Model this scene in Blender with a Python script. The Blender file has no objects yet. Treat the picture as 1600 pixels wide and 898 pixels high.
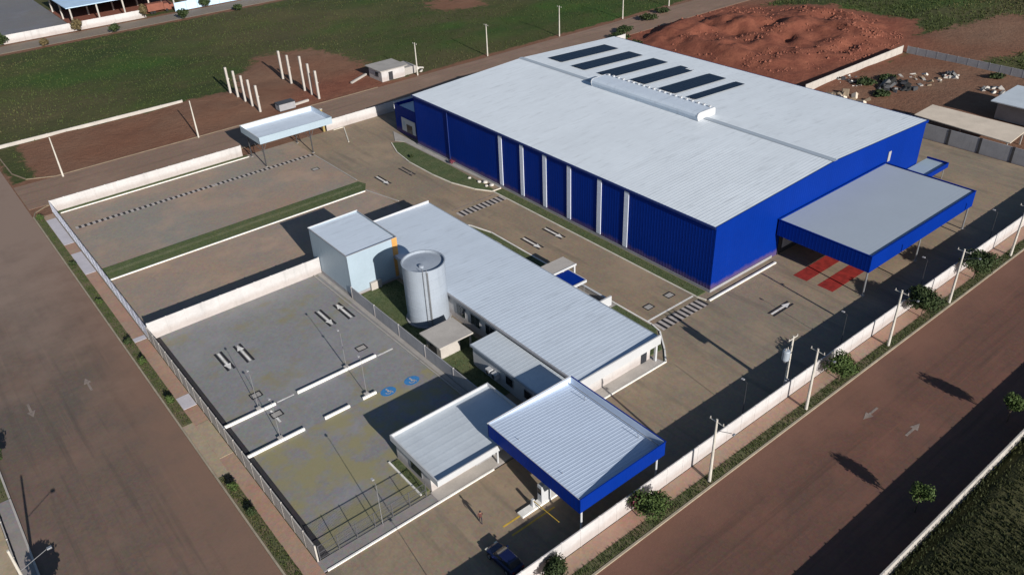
import bpy, math, random
import numpy as np
from mathutils import Matrix, Vector, noise as mnoise
random.seed(7); rng = np.random.default_rng(7)
R = math.radians
sc = bpy.context.scene
col = sc.collection

# ------------------------------------------------------------------ camera
YAW, PITCH, ROLL = R(52.2282), R(32.4813), R(-2.5799)
f = Vector((math.cos(PITCH)*math.cos(YAW), math.cos(PITCH)*math.sin(YAW), -math.sin(PITCH)))
r = f.cross(Vector((0, 0, 1))).normalized(); u = r.cross(f)
r2 = math.cos(ROLL)*r + math.sin(ROLL)*u; u2 = -math.sin(ROLL)*r + math.cos(ROLL)*u
cam_d = bpy.data.cameras.new('camera'); cam = bpy.data.objects.new('camera', cam_d); col.objects.link(cam)
m = Matrix((r2, u2, -f)).transposed().to_4x4(); m.translation = Vector((0, 0, 65)); cam.matrix_world = m
cam_d.sensor_fit = 'HORIZONTAL'; cam_d.sensor_width = 36.0; cam_d.lens = 1270.81*36/1600
cam_d.clip_start = 0.5; cam_d.clip_end = 12000
sc.camera = cam

# ------------------------------------------------------------------ light
SUN_EL = R(21.5); SHADOW_AZ = R(82.5)          # shadows run along this bearing on the ground
sd = Vector((-math.cos(SHADOW_AZ)*math.cos(SUN_EL), -math.sin(SHADOW_AZ)*math.cos(SUN_EL), math.sin(SUN_EL)))  # to the sun
w = bpy.data.worlds.new('World'); sc.world = w; w.use_nodes = True
nt = w.node_tree; nt.nodes.clear()
sky = nt.nodes.new('ShaderNodeTexSky'); sky.sky_type = 'NISHITA'; sky.sun_disc = False
sky.sun_elevation = SUN_EL; sky.sun_rotation = math.atan2(sd.x, sd.y)
sky.air_density = 1.0; sky.dust_density = 0.4; sky.ozone_density = 2.5
bg = nt.nodes.new('ShaderNodeBackground'); bg.inputs['Strength'].default_value = 0.058
wo = nt.nodes.new('ShaderNodeOutputWorld')
nt.links.new(sky.outputs[0], bg.inputs[0]); nt.links.new(bg.outputs[0], wo.inputs[0])
sl = bpy.data.lights.new('sun', 'SUN'); sl.energy = 4.6; sl.angle = R(0.5); sl.color = (1.0, 0.945, 0.865)
so = bpy.data.objects.new('sun', sl); col.objects.link(so)
so.rotation_euler = (-sd).to_track_quat('-Z', 'Y').to_euler(); so.location = (0, -100, 120)
vs = sc.view_settings
vs.view_transform = 'Standard'; vs.look = 'None'; vs.gamma = 1.0; vs.use_curve_mapping = False; vs.exposure = 0.44

# ------------------------------------------------------------------ materials
def new_mat(name):
    mt = bpy.data.materials.new(name); mt.use_nodes = True
    n = mt.node_tree; b = n.nodes['Principled BSDF']
    return mt, n, b
def pos(n):
    g = n.nodes.new('ShaderNodeNewGeometry'); return g.outputs['Position']
def noise(n, vec, scale, detail=4, rough=.55):
    t = n.nodes.new('ShaderNodeTexNoise'); t.inputs['Scale'].default_value = scale
    t.inputs['Detail'].default_value = detail; t.inputs['Roughness'].default_value = rough
    n.links.new(vec, t.inputs['Vector']); return t.outputs['Fac']
def ramp(n, fac, a, b_, ca=(0, 0, 0, 1), cb=(1, 1, 1, 1)):
    rp = n.nodes.new('ShaderNodeValToRGB'); rp.color_ramp.elements[0].position = a; rp.color_ramp.elements[1].position = b_
    rp.color_ramp.elements[0].color = ca; rp.color_ramp.elements[1].color = cb
    n.links.new(fac, rp.inputs[0]); return rp.outputs[0]
def mix(n, fac, a, b_, mode='MIX'):
    x = n.nodes.new('ShaderNodeMix'); x.data_type = 'RGBA'; x.blend_type = mode
    for s, v in ((x.inputs[0], fac), (x.inputs[6], a), (x.inputs[7], b_)):
        if isinstance(v, (int, float)): s.default_value = v
        elif isinstance(v, tuple): s.default_value = (*v[:3], 1)
        else: n.links.new(v, s)
    return x.outputs[2]
def mapping(n, vec, scale):
    mp = n.nodes.new('ShaderNodeMapping'); mp.inputs['Scale'].default_value = scale
    n.links.new(vec, mp.inputs['Vector']); return mp.outputs[0]
def bump(n, b, fac, strength, dist=.05):
    bp = n.nodes.new('ShaderNodeBump'); bp.inputs['Strength'].default_value = strength; bp.inputs['Distance'].default_value = dist
    n.links.new(fac, bp.inputs['Height']); n.links.new(bp.outputs[0], b.inputs['Normal'])
M = {}
def simple(name, c, rough=.6, var=.12, scale=.6, metal=0., spec=.4, streak=None, sheets=None, base_dirt=None):
    """plain paint, metal or concrete with cloudy wear"""
    mt, n, b = new_mat(name); p = pos(n)
    d = tuple(max(0, x*(1-var*1.6)) for x in c); l = tuple(min(1, x*(1+var)) for x in c)
    fac = noise(n, p, scale, 5)
    c1 = mix(n, ramp(n, fac, .3, .7), d, l)
    f2 = noise(n, p, scale*9, 3)
    c1 = mix(n, .35, c1, mix(n, ramp(n, f2, .3, .7), d, l))
    if streak:
        st = noise(n, mapping(n, p, streak), 1.0, 4)
        c1 = mix(n, ramp(n, st, .55, .8, cb=(.55, .55, .55, 1)), c1, tuple(x*.6 for x in c))
    if sheets:      # each cladding sheet weathers a little differently
        sn = n.nodes.new('ShaderNodeVectorMath'); sn.operation = 'SNAP'; n.links.new(p, sn.inputs[0]); sn.inputs[1].default_value = sheets[:3]
        wn_ = n.nodes.new('ShaderNodeTexWhiteNoise'); wn_.noise_dimensions = '3D'; n.links.new(sn.outputs[0], wn_.inputs['Vector'])
        c1 = mix(n, wn_.outputs['Value'], c1, mix(n, sheets[3], c1, tuple(x*.55 for x in c)))
    if base_dirt:   # red dust splashed up from the ground, ragged upper edge
        sz = n.nodes.new('ShaderNodeSeparateXYZ'); n.links.new(p, sz.inputs[0])
        ms = n.nodes.new('ShaderNodeMath'); ms.operation = 'MULTIPLY_ADD'; n.links.new(noise(n, p, .7, 5, .7), ms.inputs[0]); ms.inputs[1].default_value = -1.5; n.links.new(sz.outputs['Z'], ms.inputs[2])
        c1 = mix(n, ramp(n, ms.outputs[0], -1.0, .7, (base_dirt,)*3+(1,), (0, 0, 0, 1)), c1, (.20, .11, .07))
    n.links.new(c1, b.inputs['Base Color'])
    b.inputs['Roughness'].default_value = rough; b.inputs['Metallic'].default_value = metal
    b.inputs['Specular IOR Level'].default_value = spec
    M[name] = mt; return mt
simple('roof_white', (.67, .72, .77), .55, .04, .12, streak=(.25, 1.4, 1), sheets=(9.5, 1.0, 50, .09))
simple('roof_gate', (.47, .55, .68), .5, .04, .2)
simple('roof_low', (.55, .62, .71), .55, .04, .2, streak=(.25, 1.4, 1), sheets=(20, 1.0, 50, .08))
simple('roof_grey', (.345, .395, .455), .55, .03, .2)
simple('roof_guard', (.50, .55, .60), .5, .07, .35)
simple('blue', (.001, .0225, .215), .55, .06, .15, spec=.06, sheets=(1.1, 1.1, 40, .10), base_dirt=.4)
simple('navy_trim', (.01, .03, .16), .45, .08, .3)
simple('white', (.46, .47, .49), .6, .06, .4)
simple('white_wall', (.49, .475, .475), .8, .10, .35, streak=(1.2, 1.2, .12), base_dirt=.3)
simple('pale_blue', (.32, .40, .47), .5, .05, .25)
simple('galv', (.30, .34, .40), .5, .06, .5, metal=.0, streak=(1.5, 1.5, .08))
simple('strip_white', (.62, .66, .78), .4, .04, .5)
simple('slab', (.48, .46, .50), .85, .08, .5)
simple('concrete', (.34, .32, .30), .85, .14, .5)
simple('kerb_tan', (.33, .28, .21), .9, .2, .6)
simple('kerb_dirty', (.22, .17, .12), .9, .2, .5)
simple('paint_mid', (.42, .38, .36), .8, .25, 1.5)
simple('pole_grey', (.20, .20, .21), .7, .1, 1)
simple('concrete_light', (.42, .39, .36), .85, .12, .5)
simple('concrete_grey', (.30, .30, .32), .85, .12, .5, streak=(1, 1, .1))
simple('kerb', (.62, .58, .50), .8, .18, .8)
simple('kerb_white', (.78, .76, .72), .75, .14, .8)
simple('paint_white', (.72, .70, .67), .7, .25, 1.6)
simple('paint_faded', (.235, .19, .165), .8, .3, 2.0)
simple('paint_black', (.018, .018, .022), .7, .25, 1.5)
simple('paint_blue', (.04, .19, .44), .6, .12, 1.5)
simple('paint_red', (.27, .022, .017), .75, .35, 1.0)
simple('paint_yellow', (.55, .36, .05), .7, .25, 1.5)
simple('pillar', (.30, .23, .09), .8, .15, 1)
simple('dark_steel', (.05, .05, .055), .5, .15, 1)
simple('steel', (.35, .36, .38), .4, .1, 1, metal=.6)
simple('fence_dark', (.09, .09, .10), .5, .1, 1)
simple('fence_pale', (.34, .36, .44), .5, .1, 1)
simple('pole', (.50, .47, .42), .8, .15, .8)
simple('orange', (.55, .28, .08), .6, .12, .8)
simple('terracotta', (.21, .075, .050), .8, .15, 1)
simple('tan_roof', (.62, .53, .43), .7, .10, .4)
simple('shed_roof', (.45, .60, .78), .5, .08, .2)
simple('bark', (.10, .07, .05), .9, .25, 2)
simple('rock', (.55, .52, .48), .9, .2, 2)
simple('dark_interior', (.03, .03, .035), .8, .2, 1)
simple('skin', (.32, .17, .11), .6, .05, 5)
simple('shirt', (.09, .03, .025), .8, .1, 5)
simple('trousers', (.02, .02, .03), .8, .1, 5)
simple('tyre', (.012, .012, .012), .8, .1, 5)
simple('carpaint', (.006, .010, .05), .25, .05, 1, spec=.6)
simple('lampglass', (.75, .72, .6), .3, .05, 3)
def glassy(name, c, rough=.08):
    mt, n, b = new_mat(name); b.inputs['Base Color'].default_value = (*c, 1); b.inputs['Roughness'].default_value = rough
    b.inputs['Specular IOR Level'].default_value = .7
    M[name] = mt
glassy('glass', (.015, .02, .028))
def solar():
    mt, n, b = new_mat('solar'); p = pos(n)
    fac = noise(n, p, 2.0, 2)
    n.links.new(mix(n, fac, (.006, .014, .035), (.012, .026, .055)), b.inputs['Base Color'])
    b.inputs['Roughness'].default_value = .5; b.inputs['Specular IOR Level'].default_value = .15
    M['solar'] = mt
solar()
def paving(name, base, dust, stain, moss=None, mossfac=.5, sc1=.05, edge=None, tracks=None):
    mt, n, b = new_mat(name); p = pos(n)
    big = noise(n, p, sc1, 5, .6); c = mix(n, ramp(n, big, .38, .66), base, dust)
    med = noise(n, mapping(n, p, (1, 1.6, 1)), .18, 6, .62); c = mix(n, ramp(n, med, .52, .78, cb=(.6, .6, .6, 1)), c, stain)
    # individual block tint
    v = n.nodes.new('ShaderNodeTexVoronoi'); v.inputs['Scale'].default_value = 3.6; n.links.new(p, v.inputs['Vector'])
    c = mix(n, .10, c, v.outputs['Color'], 'OVERLAY')
    fine = noise(n, p, 1.6, 4, .7); c = mix(n, ramp(n, fine, .35, .75, cb=(.35, .35, .35, 1)), c, tuple(x*.7 for x in base))
    worn = noise(n, p, .09, 7, .68); c = mix(n, ramp(n, worn, .50, .72, cb=(.7, .7, .7, 1)), c, tuple(min(1, x*1.28) for x in dust))
    oil = noise(n, p, .33, 5, .6); c = mix(n, ramp(n, oil, .64, .78, cb=(.5, .5, .5, 1)), c, tuple(x*.6 for x in stain))
    if tracks:      # tyre wear, long in the driving direction
        tk_ = noise(n, mapping(n, p, tracks), 1.0, 5, .6); c = mix(n, ramp(n, tk_, .52, .68, cb=(.5, .5, .5, 1)), c, tuple(x*.62 for x in stain))
        tl = noise(n, mapping(n, p, tuple(q*1.7 for q in tracks)), 1.0, 4, .6); c = mix(n, ramp(n, tl, .58, .74, cb=(.45, .45, .45, 1)), c, tuple(x*1.3 for x in dust))
    for edge in (edge or []):        # dust swept to the kerb: axis, from, to, colour
        se = n.nodes.new('ShaderNodeSeparateXYZ'); n.links.new(p, se.inputs[0]); mr = n.nodes.new('ShaderNodeMapRange'); n.links.new(se.outputs[edge[0]], mr.inputs[0])
        mr.inputs[1].default_value = edge[1]; mr.inputs[2].default_value = edge[2]; mr.inputs[3].default_value = -.15; mr.inputs[4].default_value = .5
        ae = n.nodes.new('ShaderNodeMath'); ae.operation = 'ADD'; n.links.new(mr.outputs[0], ae.inputs[0]); n.links.new(noise(n, p, .12, 6, .65), ae.inputs[1])
        c = mix(n, ramp(n, ae.outputs[0], .5, .95, cb=(.85, .85, .85, 1)), c, edge[3])
    if moss:
        mo = noise(n, p, .22, 5, .65); c = mix(n, ramp(n, mo, mossfac, mossfac+.16, cb=(.75, .75, .75, 1)), c, moss)
    n.links.new(c, b.inputs['Base Color']); b.inputs['Roughness'].default_value = .85
    b.inputs['Specular IOR Level'].default_value = .25
    bump(n, b, v.outputs['Distance'], .25, .02)
    M[name] = mt
paving('paving_yard', (.228, .188, .143), (.285, .212, .145), (.205, .172, .135), tracks=(.5, .06, 1))
paving('paving_back', (.255, .232, .200), (.325, .225, .165), (.225, .205, .180), sc1=.055)
paving('paving_lane', (.280, .228, .190), (.350, .245, .175), (.262, .218, .185), sc1=.07)
paving('paving_park', (.235, .235, .230), (.225, .222, .235), (.205, .205, .19), moss=(.24, .21, .11), mossfac=.53)
paving('paving_bays', (.225, .220, .235), (.225, .215, .22), (.20, .20, .205), moss=(.265, .235, .105), mossfac=.41)
paving('asphalt', (.122, .100, .083), (.168, .108, .082), (.118, .094, .080), sc1=.022, edge=[('X', 3, 13.4, (.205, .125, .090)), ('Y', 85, 150, (.245, .180, .145))], tracks=(.9, .035, 1))
paving('asphalt_red', (.122, .070, .053), (.155, .072, .051), (.116, .068, .053), sc1=.03, edge=[('Y', 29, 35.8, (.190, .098, .070))], tracks=(.035, .9, 1))
paving('dirt_road', (.225, .150, .110), (.235, .158, .118), (.195, .142, .110), sc1=.04, tracks=(.035, .9, 1))
paving('shade_dark', (.035, .034, .04), (.045, .04, .042), (.028, .028, .03), sc1=.2)  # near-black tone that paints shade along the left wall
paving('beige', (.36, .29, .21), (.33, .26, .18), (.27, .23, .18), sc1=.2)
paving('sidewalk_salmon', (.34, .24, .18), (.36, .205, .15), (.34, .28, .22), sc1=.13)
paving('sidewalk_grey', (.24, .23, .23), (.25, .22, .20), (.20, .19, .19), sc1=.12)
paving('far_asphalt', (.20, .175, .15), (.22, .175, .135), (.17, .15, .13), sc1=.03)
paving('lot_grey', (.17, .165, .165), (.15, .155, .18), (.14, .135, .13), sc1=.03)
def ground_mat():
    mt, n, b = new_mat('ground'); p = pos(n)
    g1 = noise(n, p, .025, 6, .6); g2 = noise(n, mapping(n, p, (1, 2.2, 1)), .12, 6, .65); g3 = noise(n, p, .9, 4, .7)
    c = mix(n, ramp(n, g1, .38, .64), (.050, .074, .024), (.088, .088, .036))
    c = mix(n, ramp(n, g2, .5, .74), c, (.105, .088, .045))
    c = mix(n, ramp(n, noise(n, p, .05, 4), .52, .70), c, (.048, .092, .022))
    big = noise(n, p, .013, 5, .6); c = mix(n, ramp(n, big, .46, .62, cb=(.8, .8, .8, 1)), c, (.112, .096, .050)); c = mix(n, ramp(n, noise(n, mapping(n, p, (1, 1.3, 1)), .018, 4), .55, .66, cb=(.8, .8, .8, 1)), c, (.050, .105, .022))
    c = mix(n, ramp(n, g3, .3, .8), mix(n, .38, c, (.014, .020, .007)), c)
    s = noise(n, p, .035, 6, .6); s2 = noise(n, p, .35, 6, .65)
    sc_ = mix(n, ramp(n, s, .35, .65), (.200, .098, .062), (.205, .125, .085))
    sc_ = mix(n, ramp(n, s2, .35, .75), mix(n, .4, sc_, (.12, .055, .035)), sc_)
    ar = n.nodes.new('ShaderNodeAttribute'); ar.attribute_name = 'red'
    sc_ = mix(n, ar.outputs['Fac'], sc_, mix(n, ramp(n, s2, .3, .75), (.150, .050, .034), (.265, .098, .060)))
    a = n.nodes.new('ShaderNodeAttribute'); a.attribute_name = 'soil'
    edge = noise(n, p, .28, 6, .7)
    ad = n.nodes.new('ShaderNodeMath'); ad.operation = 'ADD'; n.links.new(a.outputs['Fac'], ad.inputs[0])
    sb = n.nodes.new('ShaderNodeMath'); sb.operation = 'MULTIPLY_ADD'; n.links.new(edge, sb.inputs[0]); sb.inputs[1].default_value = 1.9; sb.inputs[2].default_value = -.95
    n.links.new(sb.outputs[0], ad.inputs[1])
    c = mix(n, ramp(n, ad.outputs[0], .38, .62), c, sc_)
    de = n.nodes.new('ShaderNodeAttribute'); de.attribute_name = 'dense'
    c = mix(n, de.outputs['Fac'], c, mix(n, ramp(n, g2, .35, .7), (.036, .040, .018), (.082, .078, .036)))
    n.links.new(c, b.inputs['Base Color']); b.inputs['Roughness'].default_value = .95; b.inputs['Specular IOR Level'].default_value = .1
    bump(n, b, noise(n, p, .9, 6, .7), .7, .35)
    M['ground'] = mt
ground_mat()
def leaf_mat(name, a, b_, dry=None):
    mt, n, b = new_mat(name)
    at = n.nodes.new('ShaderNodeAttribute'); at.attribute_name = 'tint'
    c = mix(n, at.outputs['Fac'], a, b_)
    if dry: c = mix(n, ramp(n, at.outputs['Fac'], .8, .95), c, dry)
    n.links.new(c, b.inputs['Base Color']); b.inputs['Roughness'].default_value = .7; b.inputs['Specular IOR Level'].default_value = .2
    b.inputs['Transmission Weight'].default_value = 0
    M[name] = mt
leaf_mat('leaf', (.020, .040, .012), (.075, .110, .030))
leaf_mat('leaf_dark', (.014, .026, .012), (.045, .065, .022))
leaf_mat('leaf_red', (.10, .02, .03), (.22, .06, .09))
leaf_mat('leaf_dry', (.07, .055, .025), (.13, .10, .05))
leaf_mat('grass', (.045, .075, .022), (.095, .115, .038), dry=(.14, .12, .06))
leaf_mat('grass_wild', (.045, .066, .019), (.080, .096, .031), dry=(.10, .09, .04))
leaf_mat('grass_dark', (.028, .036, .014), (.080, .084, .034))
def verge_mat():
    mt, n, b = new_mat('verge'); p = pos(n)
    c = mix(n, ramp(n, noise(n, p, .6, 5, .65), .35, .68), (.055, .070, .025), (.120, .105, .052))
    c = mix(n, ramp(n, noise(n, p, .33, 6, .7), .50, .68), c, (.17, .115, .075))
    n.links.new(c, b.inputs['Base Color']); b.inputs['Roughness'].default_value = .95
    M['verge'] = mt
verge_mat()
def lawn():
    mt, n, b = new_mat('lawn'); p = pos(n)
    c = mix(n, ramp(n, noise(n, p, .5, 5, .65), .35, .68), (.062, .094, .034), (.105, .115, .050))
    c = mix(n, ramp(n, noise(n, p, 2.5, 4, .7), .45, .8), c, (.030, .050, .016))
    n.links.new(c, b.inputs['Base Color']); b.inputs['Roughness'].default_value = .95
    M['lawn'] = mt
lawn()

# ------------------------------------------------------------------ mesh helpers
class MB:
    def __init__(s): s.v = []; s.f = []; s.smooth = False
    def add(s, vs_, fs):
        o = len(s.v); s.v += [tuple(x) for x in vs_]; s.f += [tuple(i+o for i in q) for q in fs]; return s
    def box(s, x0, y0, z0, x1, y1, z1):
        return s.add([(x0, y0, z0), (x1, y0, z0), (x1, y1, z0), (x0, y1, z0), (x0, y0, z1), (x1, y0, z1), (x1, y1, z1), (x0, y1, z1)],
                     [(0, 3, 2, 1), (4, 5, 6, 7), (0, 1, 5, 4), (1, 2, 6, 5), (2, 3, 7, 6), (3, 0, 4, 7)])
    def bevbox(s, x0, y0, z0, x1, y1, z1, b=.03):
        v = []; 
        for z, i in ((z0, 0), (z1-b, 0), (z1, b)):
            v += [(x0+i, y0+i, z), (x1-i, y0+i, z), (x1-i, y1-i, z), (x0+i, y1-i, z)]
        q = [(0, 3, 2, 1), (8, 9, 10, 11)]
        for k in (0, 4):
            for j in range(4): q.append((k+j, k+(j+1) % 4, k+4+(j+1) % 4, k+4+j))
        return s.add(v, q)
    def prism(s, poly, z0, z1):
        n = len(poly); v = [(x, y, z0) for x, y in poly]+[(x, y, z1) for x, y in poly]
        q = [tuple(range(n))[::-1], tuple(range(n, 2*n))]+[(i, (i+1) % n, n+(i+1) % n, n+i) for i in range(n)]
        return s.add(v, q)
    def tube(s, p0, p1, r0, r1=None, n=8, caps=True):
        r1 = r0 if r1 is None else r1; p0 = Vector(p0); p1 = Vector(p1); d = (p1-p0).normalized()
        a = d.orthogonal().normalized(); b = d.cross(a); v = []
        for p, rr in ((p0, r0), (p1, r1)):
            for i in range(n):
                t = 2*math.pi*i/n; v.append(p+a*math.cos(t)*rr+b*math.sin(t)*rr)
        q = [(i, (i+1) % n, n+(i+1) % n, n+i) for i in range(n)]
        if caps: q += [tuple(range(n))[::-1], tuple(range(n, 2*n))]
        return s.add(v, q)
    def lathe(s, prof, n=32, cx=0, cy=0):
        v = []
        for rr, z in prof:
            for i in range(n):
                t = 2*math.pi*i/n; v.append((cx+rr*math.cos(t), cy+rr*math.sin(t), z))
        q = []
        for k in range(len(prof)-1):
            for i in range(n): q.append((k*n+i, k*n+(i+1) % n, (k+1)*n+(i+1) % n, (k+1)*n+i))
        return s.add(v, q)
    def mesh(s, name, mat):
        me = bpy.data.meshes.new(name); me.from_pydata(s.v, [], s.f); me.validate()
        if mat: me.materials.append(M[mat])
        if s.smooth: me.polygons.foreach_set('use_smooth', [True]*len(me.polygons))
        me.update(); return me
    def build(s, name, mat, parent=None):
        o = bpy.data.objects.new(name, s.mesh(name, mat)); col.objects.link(o)
        if parent: o.parent = parent
        return o
def tag(o, label, cat, group=None):
    o['label'] = label; o['category'] = cat
    if group: o['group'] = group
    return o
def struct(o): o['kind'] = 'structure'; return o
def stuff(o): o['kind'] = 'stuff'; return o
def thing(name, label, cat, loc=(0, 0, 0), rz=0, group=None):
    o = bpy.data.objects.new(name, None); col.objects.link(o); o.location = loc; o.rotation_euler = (0, 0, rz)
    o.empty_display_size = .3
    return tag(o, label, cat, group)
def inst(name, mesh, parent, loc=(0, 0, 0), rz=0, scale=None):
    o = bpy.data.objects.new(name, mesh); col.objects.link(o); o.parent = parent; o.location = loc; o.rotation_euler = (0, 0, rz)
    if scale: o.scale = scale
    return o
def bx(*a): return MB().box(*a)
def prof_pts(a0, a1, period, amp, rib=.35):
    """trapezoid sheet profile: list of (coordinate, lift)"""
    n = max(1, round((a1-a0)/period)); p = (a1-a0)/n; out = []
    for i in range(n):
        s = a0+i*p
        out += [(s, 0), (s+p*(1-rib)*.9, 0), (s+p*(1-rib*.7), amp), (s+p*(1-rib*.25), amp)]
    out.append((a1, 0)); return out
def roof_sheet(x0, x1, zx0, zx1, y0, y1, period=.8, amp=.06, th=.12, along='x'):
    """ribbed sheet, ribs run down the slope (x); closed shell"""
    P = prof_pts(y0, y1, period, amp); mb = MB(); n = len(P); v = []
    for (x, z) in ((x0, zx0), (x1, zx1)):
        v += [(x, y, z+h) for y, h in P]
    for (x, z) in ((x0, zx0), (x1, zx1)):
        v += [(x, y, z+h*.2-th) for y, h in P]
    q = []
    for i in range(n-1):
        q.append((i, n+i, n+i+1, i+1)); q.append((2*n+i, 2*n+i+1, 3*n+i+1, 3*n+i))
        q.append((i, i+1, 2*n+i+1, 2*n+i)); q.append((n+i+1, n+i, 3*n+i, 3*n+i+1))
    q.append((0, 2*n, 3*n, n)); q.append((n-1, 2*n-1, 4*n-1, 3*n-1))
    return mb.add(v, q)
def wall_sheet(p0, p1, z0, ztop, period=.6, amp=.05, th=.1, out=(0, -1)):
    """ribbed upright cladding between two plan points; ztop is a number or a function of t 0..1"""
    L = math.hypot(p1[0]-p0[0], p1[1]-p0[1]); P = prof_pts(0, L, period, amp); v = []; n = len(P)
    zt = ztop if callable(ztop) else (lambda t: ztop)
    for back in (0, 1):
        for k in (0, 1):
            for s, h in P:
                t = s/L; o = -th if back else h
                v.append((p0[0]+(p1[0]-p0[0])*t+out[0]*o, p0[1]+(p1[1]-p0[1])*t+out[1]*o, z0 if k == 0 else zt(t)))
    q = []
    for i in range(n-1):
        q.append((i, i+1, n+i+1, n+i)); q.append((2*n+i+1, 2*n+i, 3*n+i, 3*n+i+1)); q.append((n+i, n+i+1, 3*n+i+1, 3*n+i))
    q += [(0, n, 3*n, 2*n), (n-1, 3*n-1, 4*n-1, 2*n-1)]
    return MB().add(v, q)

# ------------------------------------------------------------------ ground
def smooth(a, b, x): t = np.clip((x-a)/(b-a), 0, 1); return t*t*(3-2*t)
def poly_sd(X, Y, poly):
    P = np.array(poly, float); n = len(P); d = np.full(X.shape, 1e9); ins = np.zeros(X.shape, bool)
    for i in range(n):
        a = P[i]; b = P[(i+1) % n]; e = b-a; px = X-a[0]; py = Y-a[1]
        t = np.clip((px*e[0]+py*e[1])/(e@e), 0, 1); d = np.minimum(d, np.hypot(px-e[0]*t, py-e[1]*t))
        c = ((a[1] > Y) != (b[1] > Y)) & (X < (b[0]-a[0])*(Y-a[1])/((b[1]-a[1]) or 1e-9)+a[0]); ins ^= c
    return np.where(ins, -d, d)
def vnoise(X, Y, s, seed=0):
    """value noise on a lattice, vectorised"""
    g = np.random.default_rng(seed).random((256, 256)); x = X/s; y = Y/s
    xi = np.floor(x).astype(int); yi = np.floor(y).astype(int); fx = x-xi; fy = y-yi
    fx = fx*fx*(3-2*fx); fy = fy*fy*(3-2*fy); a = lambda i, j: g[(xi+i) % 256, (yi+j) % 256]
    return (a(0, 0)*(1-fx)+a(1, 0)*fx)*(1-fy)+(a(0, 1)*(1-fx)+a(1, 1)*fx)*fy
FLAT = [[(-14, -2000), (16, -2000), (16, 2000), (-14, 2000)], [(-2000, 16), (2000, 16), (2000, 39), (-2000, 39)],
        [(13, 17), (160, 17), (160, 160), (13, 160)], [(-2000, 156), (2000, 156), (2000, 176), (-2000, 176)],
        [(-2000, 278), (2000, 278), (2000, 296), (-2000, 296)], [(13, 290), (130, 290), (130, 400), (13, 400)]]
SOIL = [([(18, 174), (78, 174), (78, 196), (70, 199), (19, 198.5)], 3), ([(62, 173), (101, 173), (104, 196), (100, 216), (86, 222), (72, 206)], 6),
        ([(160, 96), (214, 97), (238, 112), (236, 140), (216, 164), (180, 166), (160, 160)], 6), ([(156, 40), (210, 40), (210, 98), (156, 99)], 3),
        ([(-2000, 155), (2000, 155), (2000, 176.5), (-2000, 176.5)], 1.5), ([(150, 226), (164, 220), (170, 232), (154, 240)], 7),
        ([(206, 84), (250, 70), (262, 96), (212, 108)], 8), ([(-14, -50), (14, -50), (14, 420), (-14, 420)], 2), ([(13, 279), (140, 279), (140, 293), (13, 293)], 2.5)]
MOUNDS = [(186, 152, 10, 8, 4.2), (178, 140, 7, 9, 3.2), (198, 144, 9, 10, 4.6), (205, 132, 12, 9, 3.6), (192, 128, 10, 8, 2.6), (213, 121, 10, 9, 3.0),
          (183, 118, 10, 7, 2.0), (200, 112, 12, 6, 1.8), (176, 127, 6, 8, 2.4), (222, 132, 9, 9, 2.4), (203, 156, 7, 6, 2.8), (172, 156, 5, 6, 2.6)]
def height(X, Y):
    d = np.full(X.shape, 1e9)
    for p in FLAT: d = np.minimum(d, poly_sd(X, Y, p))
    h = (vnoise(X, Y, 14, 1)*.9+vnoise(X, Y, 5, 2)*.35-.45)*smooth(1, 14, d)*.8
    soft = smooth(0, 9, poly_sd(X, Y, [(165, 101), (214, 101), (236, 114), (234, 140), (216, 165), (172, 165), (165, 150)])*-1)
    mh = np.zeros(X.shape)
    for cx, cy, sx, sy, a in MOUNDS: mh = np.maximum(mh, a*np.exp(-(((X-cx)/sx)**2+((Y-cy)/sy)**2)))
    rid = np.abs(vnoise(X, Y, 6, 5)-.5)*2
    h = h + soft*(mh*.75-rid*1.1*np.clip(mh/2, 0, 1)-np.clip(vnoise(X, Y, 5, 11)-.62, 0, 1)*5*np.clip(mh/2, 0, 1)+vnoise(X, Y, 2.4, 6)*.8*np.clip(mh, 0, 1)+vnoise(X, Y, 1.3, 8)*.5)
    bank = 1.75*smooth(17.62, 17.3, Y)*smooth(-200, -100, X)
    return h*(d > 0) - .06 + bank
def axis(lo, hi, step, far):
    core = list(np.arange(lo, hi+.01, step)); s = step; a = []; x = hi
    while x < far: s *= 1.25; x += s; a.append(x)
    b = []; s = step; x = lo
    while x > -far: s *= 1.25; x -= s; b.append(x)
    return np.array(b[::-1]+core+a)
ax = axis(-30, 290, 1.25, 5000); ay = axis(-20, 400, 1.25, 5000)
GX, GY = np.meshgrid(ax, ay, indexing='xy'); GZ = height(GX, GY)
soil = np.zeros(GX.shape)
for poly, soft_w in SOIL: soil = np.maximum(soil, smooth(soft_w, -soft_w, poly_sd(GX, GY, poly)))
def grid_mesh(name, X, Y, Z, mat):
    ny, nx = X.shape; me = bpy.data.meshes.new(name)
    me.vertices.add(nx*ny); me.vertices.foreach_set('co', np.stack([X, Y, Z], -1).astype(np.float32).ravel())
    i = np.arange(nx*ny).reshape(ny, nx); q = np.stack([i[:-1, :-1], i[:-1, 1:], i[1:, 1:], i[1:, :-1]], -1).reshape(-1, 4)
    me.loops.add(q.size); me.loops.foreach_set('vertex_index', q.ravel().astype(np.int32))
    me.polygons.add(len(q)); me.polygons.foreach_set('loop_start', (np.arange(len(q))*4).astype(np.int32))
    me.polygons.foreach_set('use_smooth', np.ones(len(q), bool))
    me.materials.append(M[mat]); me.update(calc_edges=True); return me
gm = grid_mesh('ground', GX, GY, GZ, 'ground')
at = gm.attributes.new('soil', 'FLOAT', 'POINT'); at.data.foreach_set('value', soil.astype(np.float32).ravel())
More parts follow.
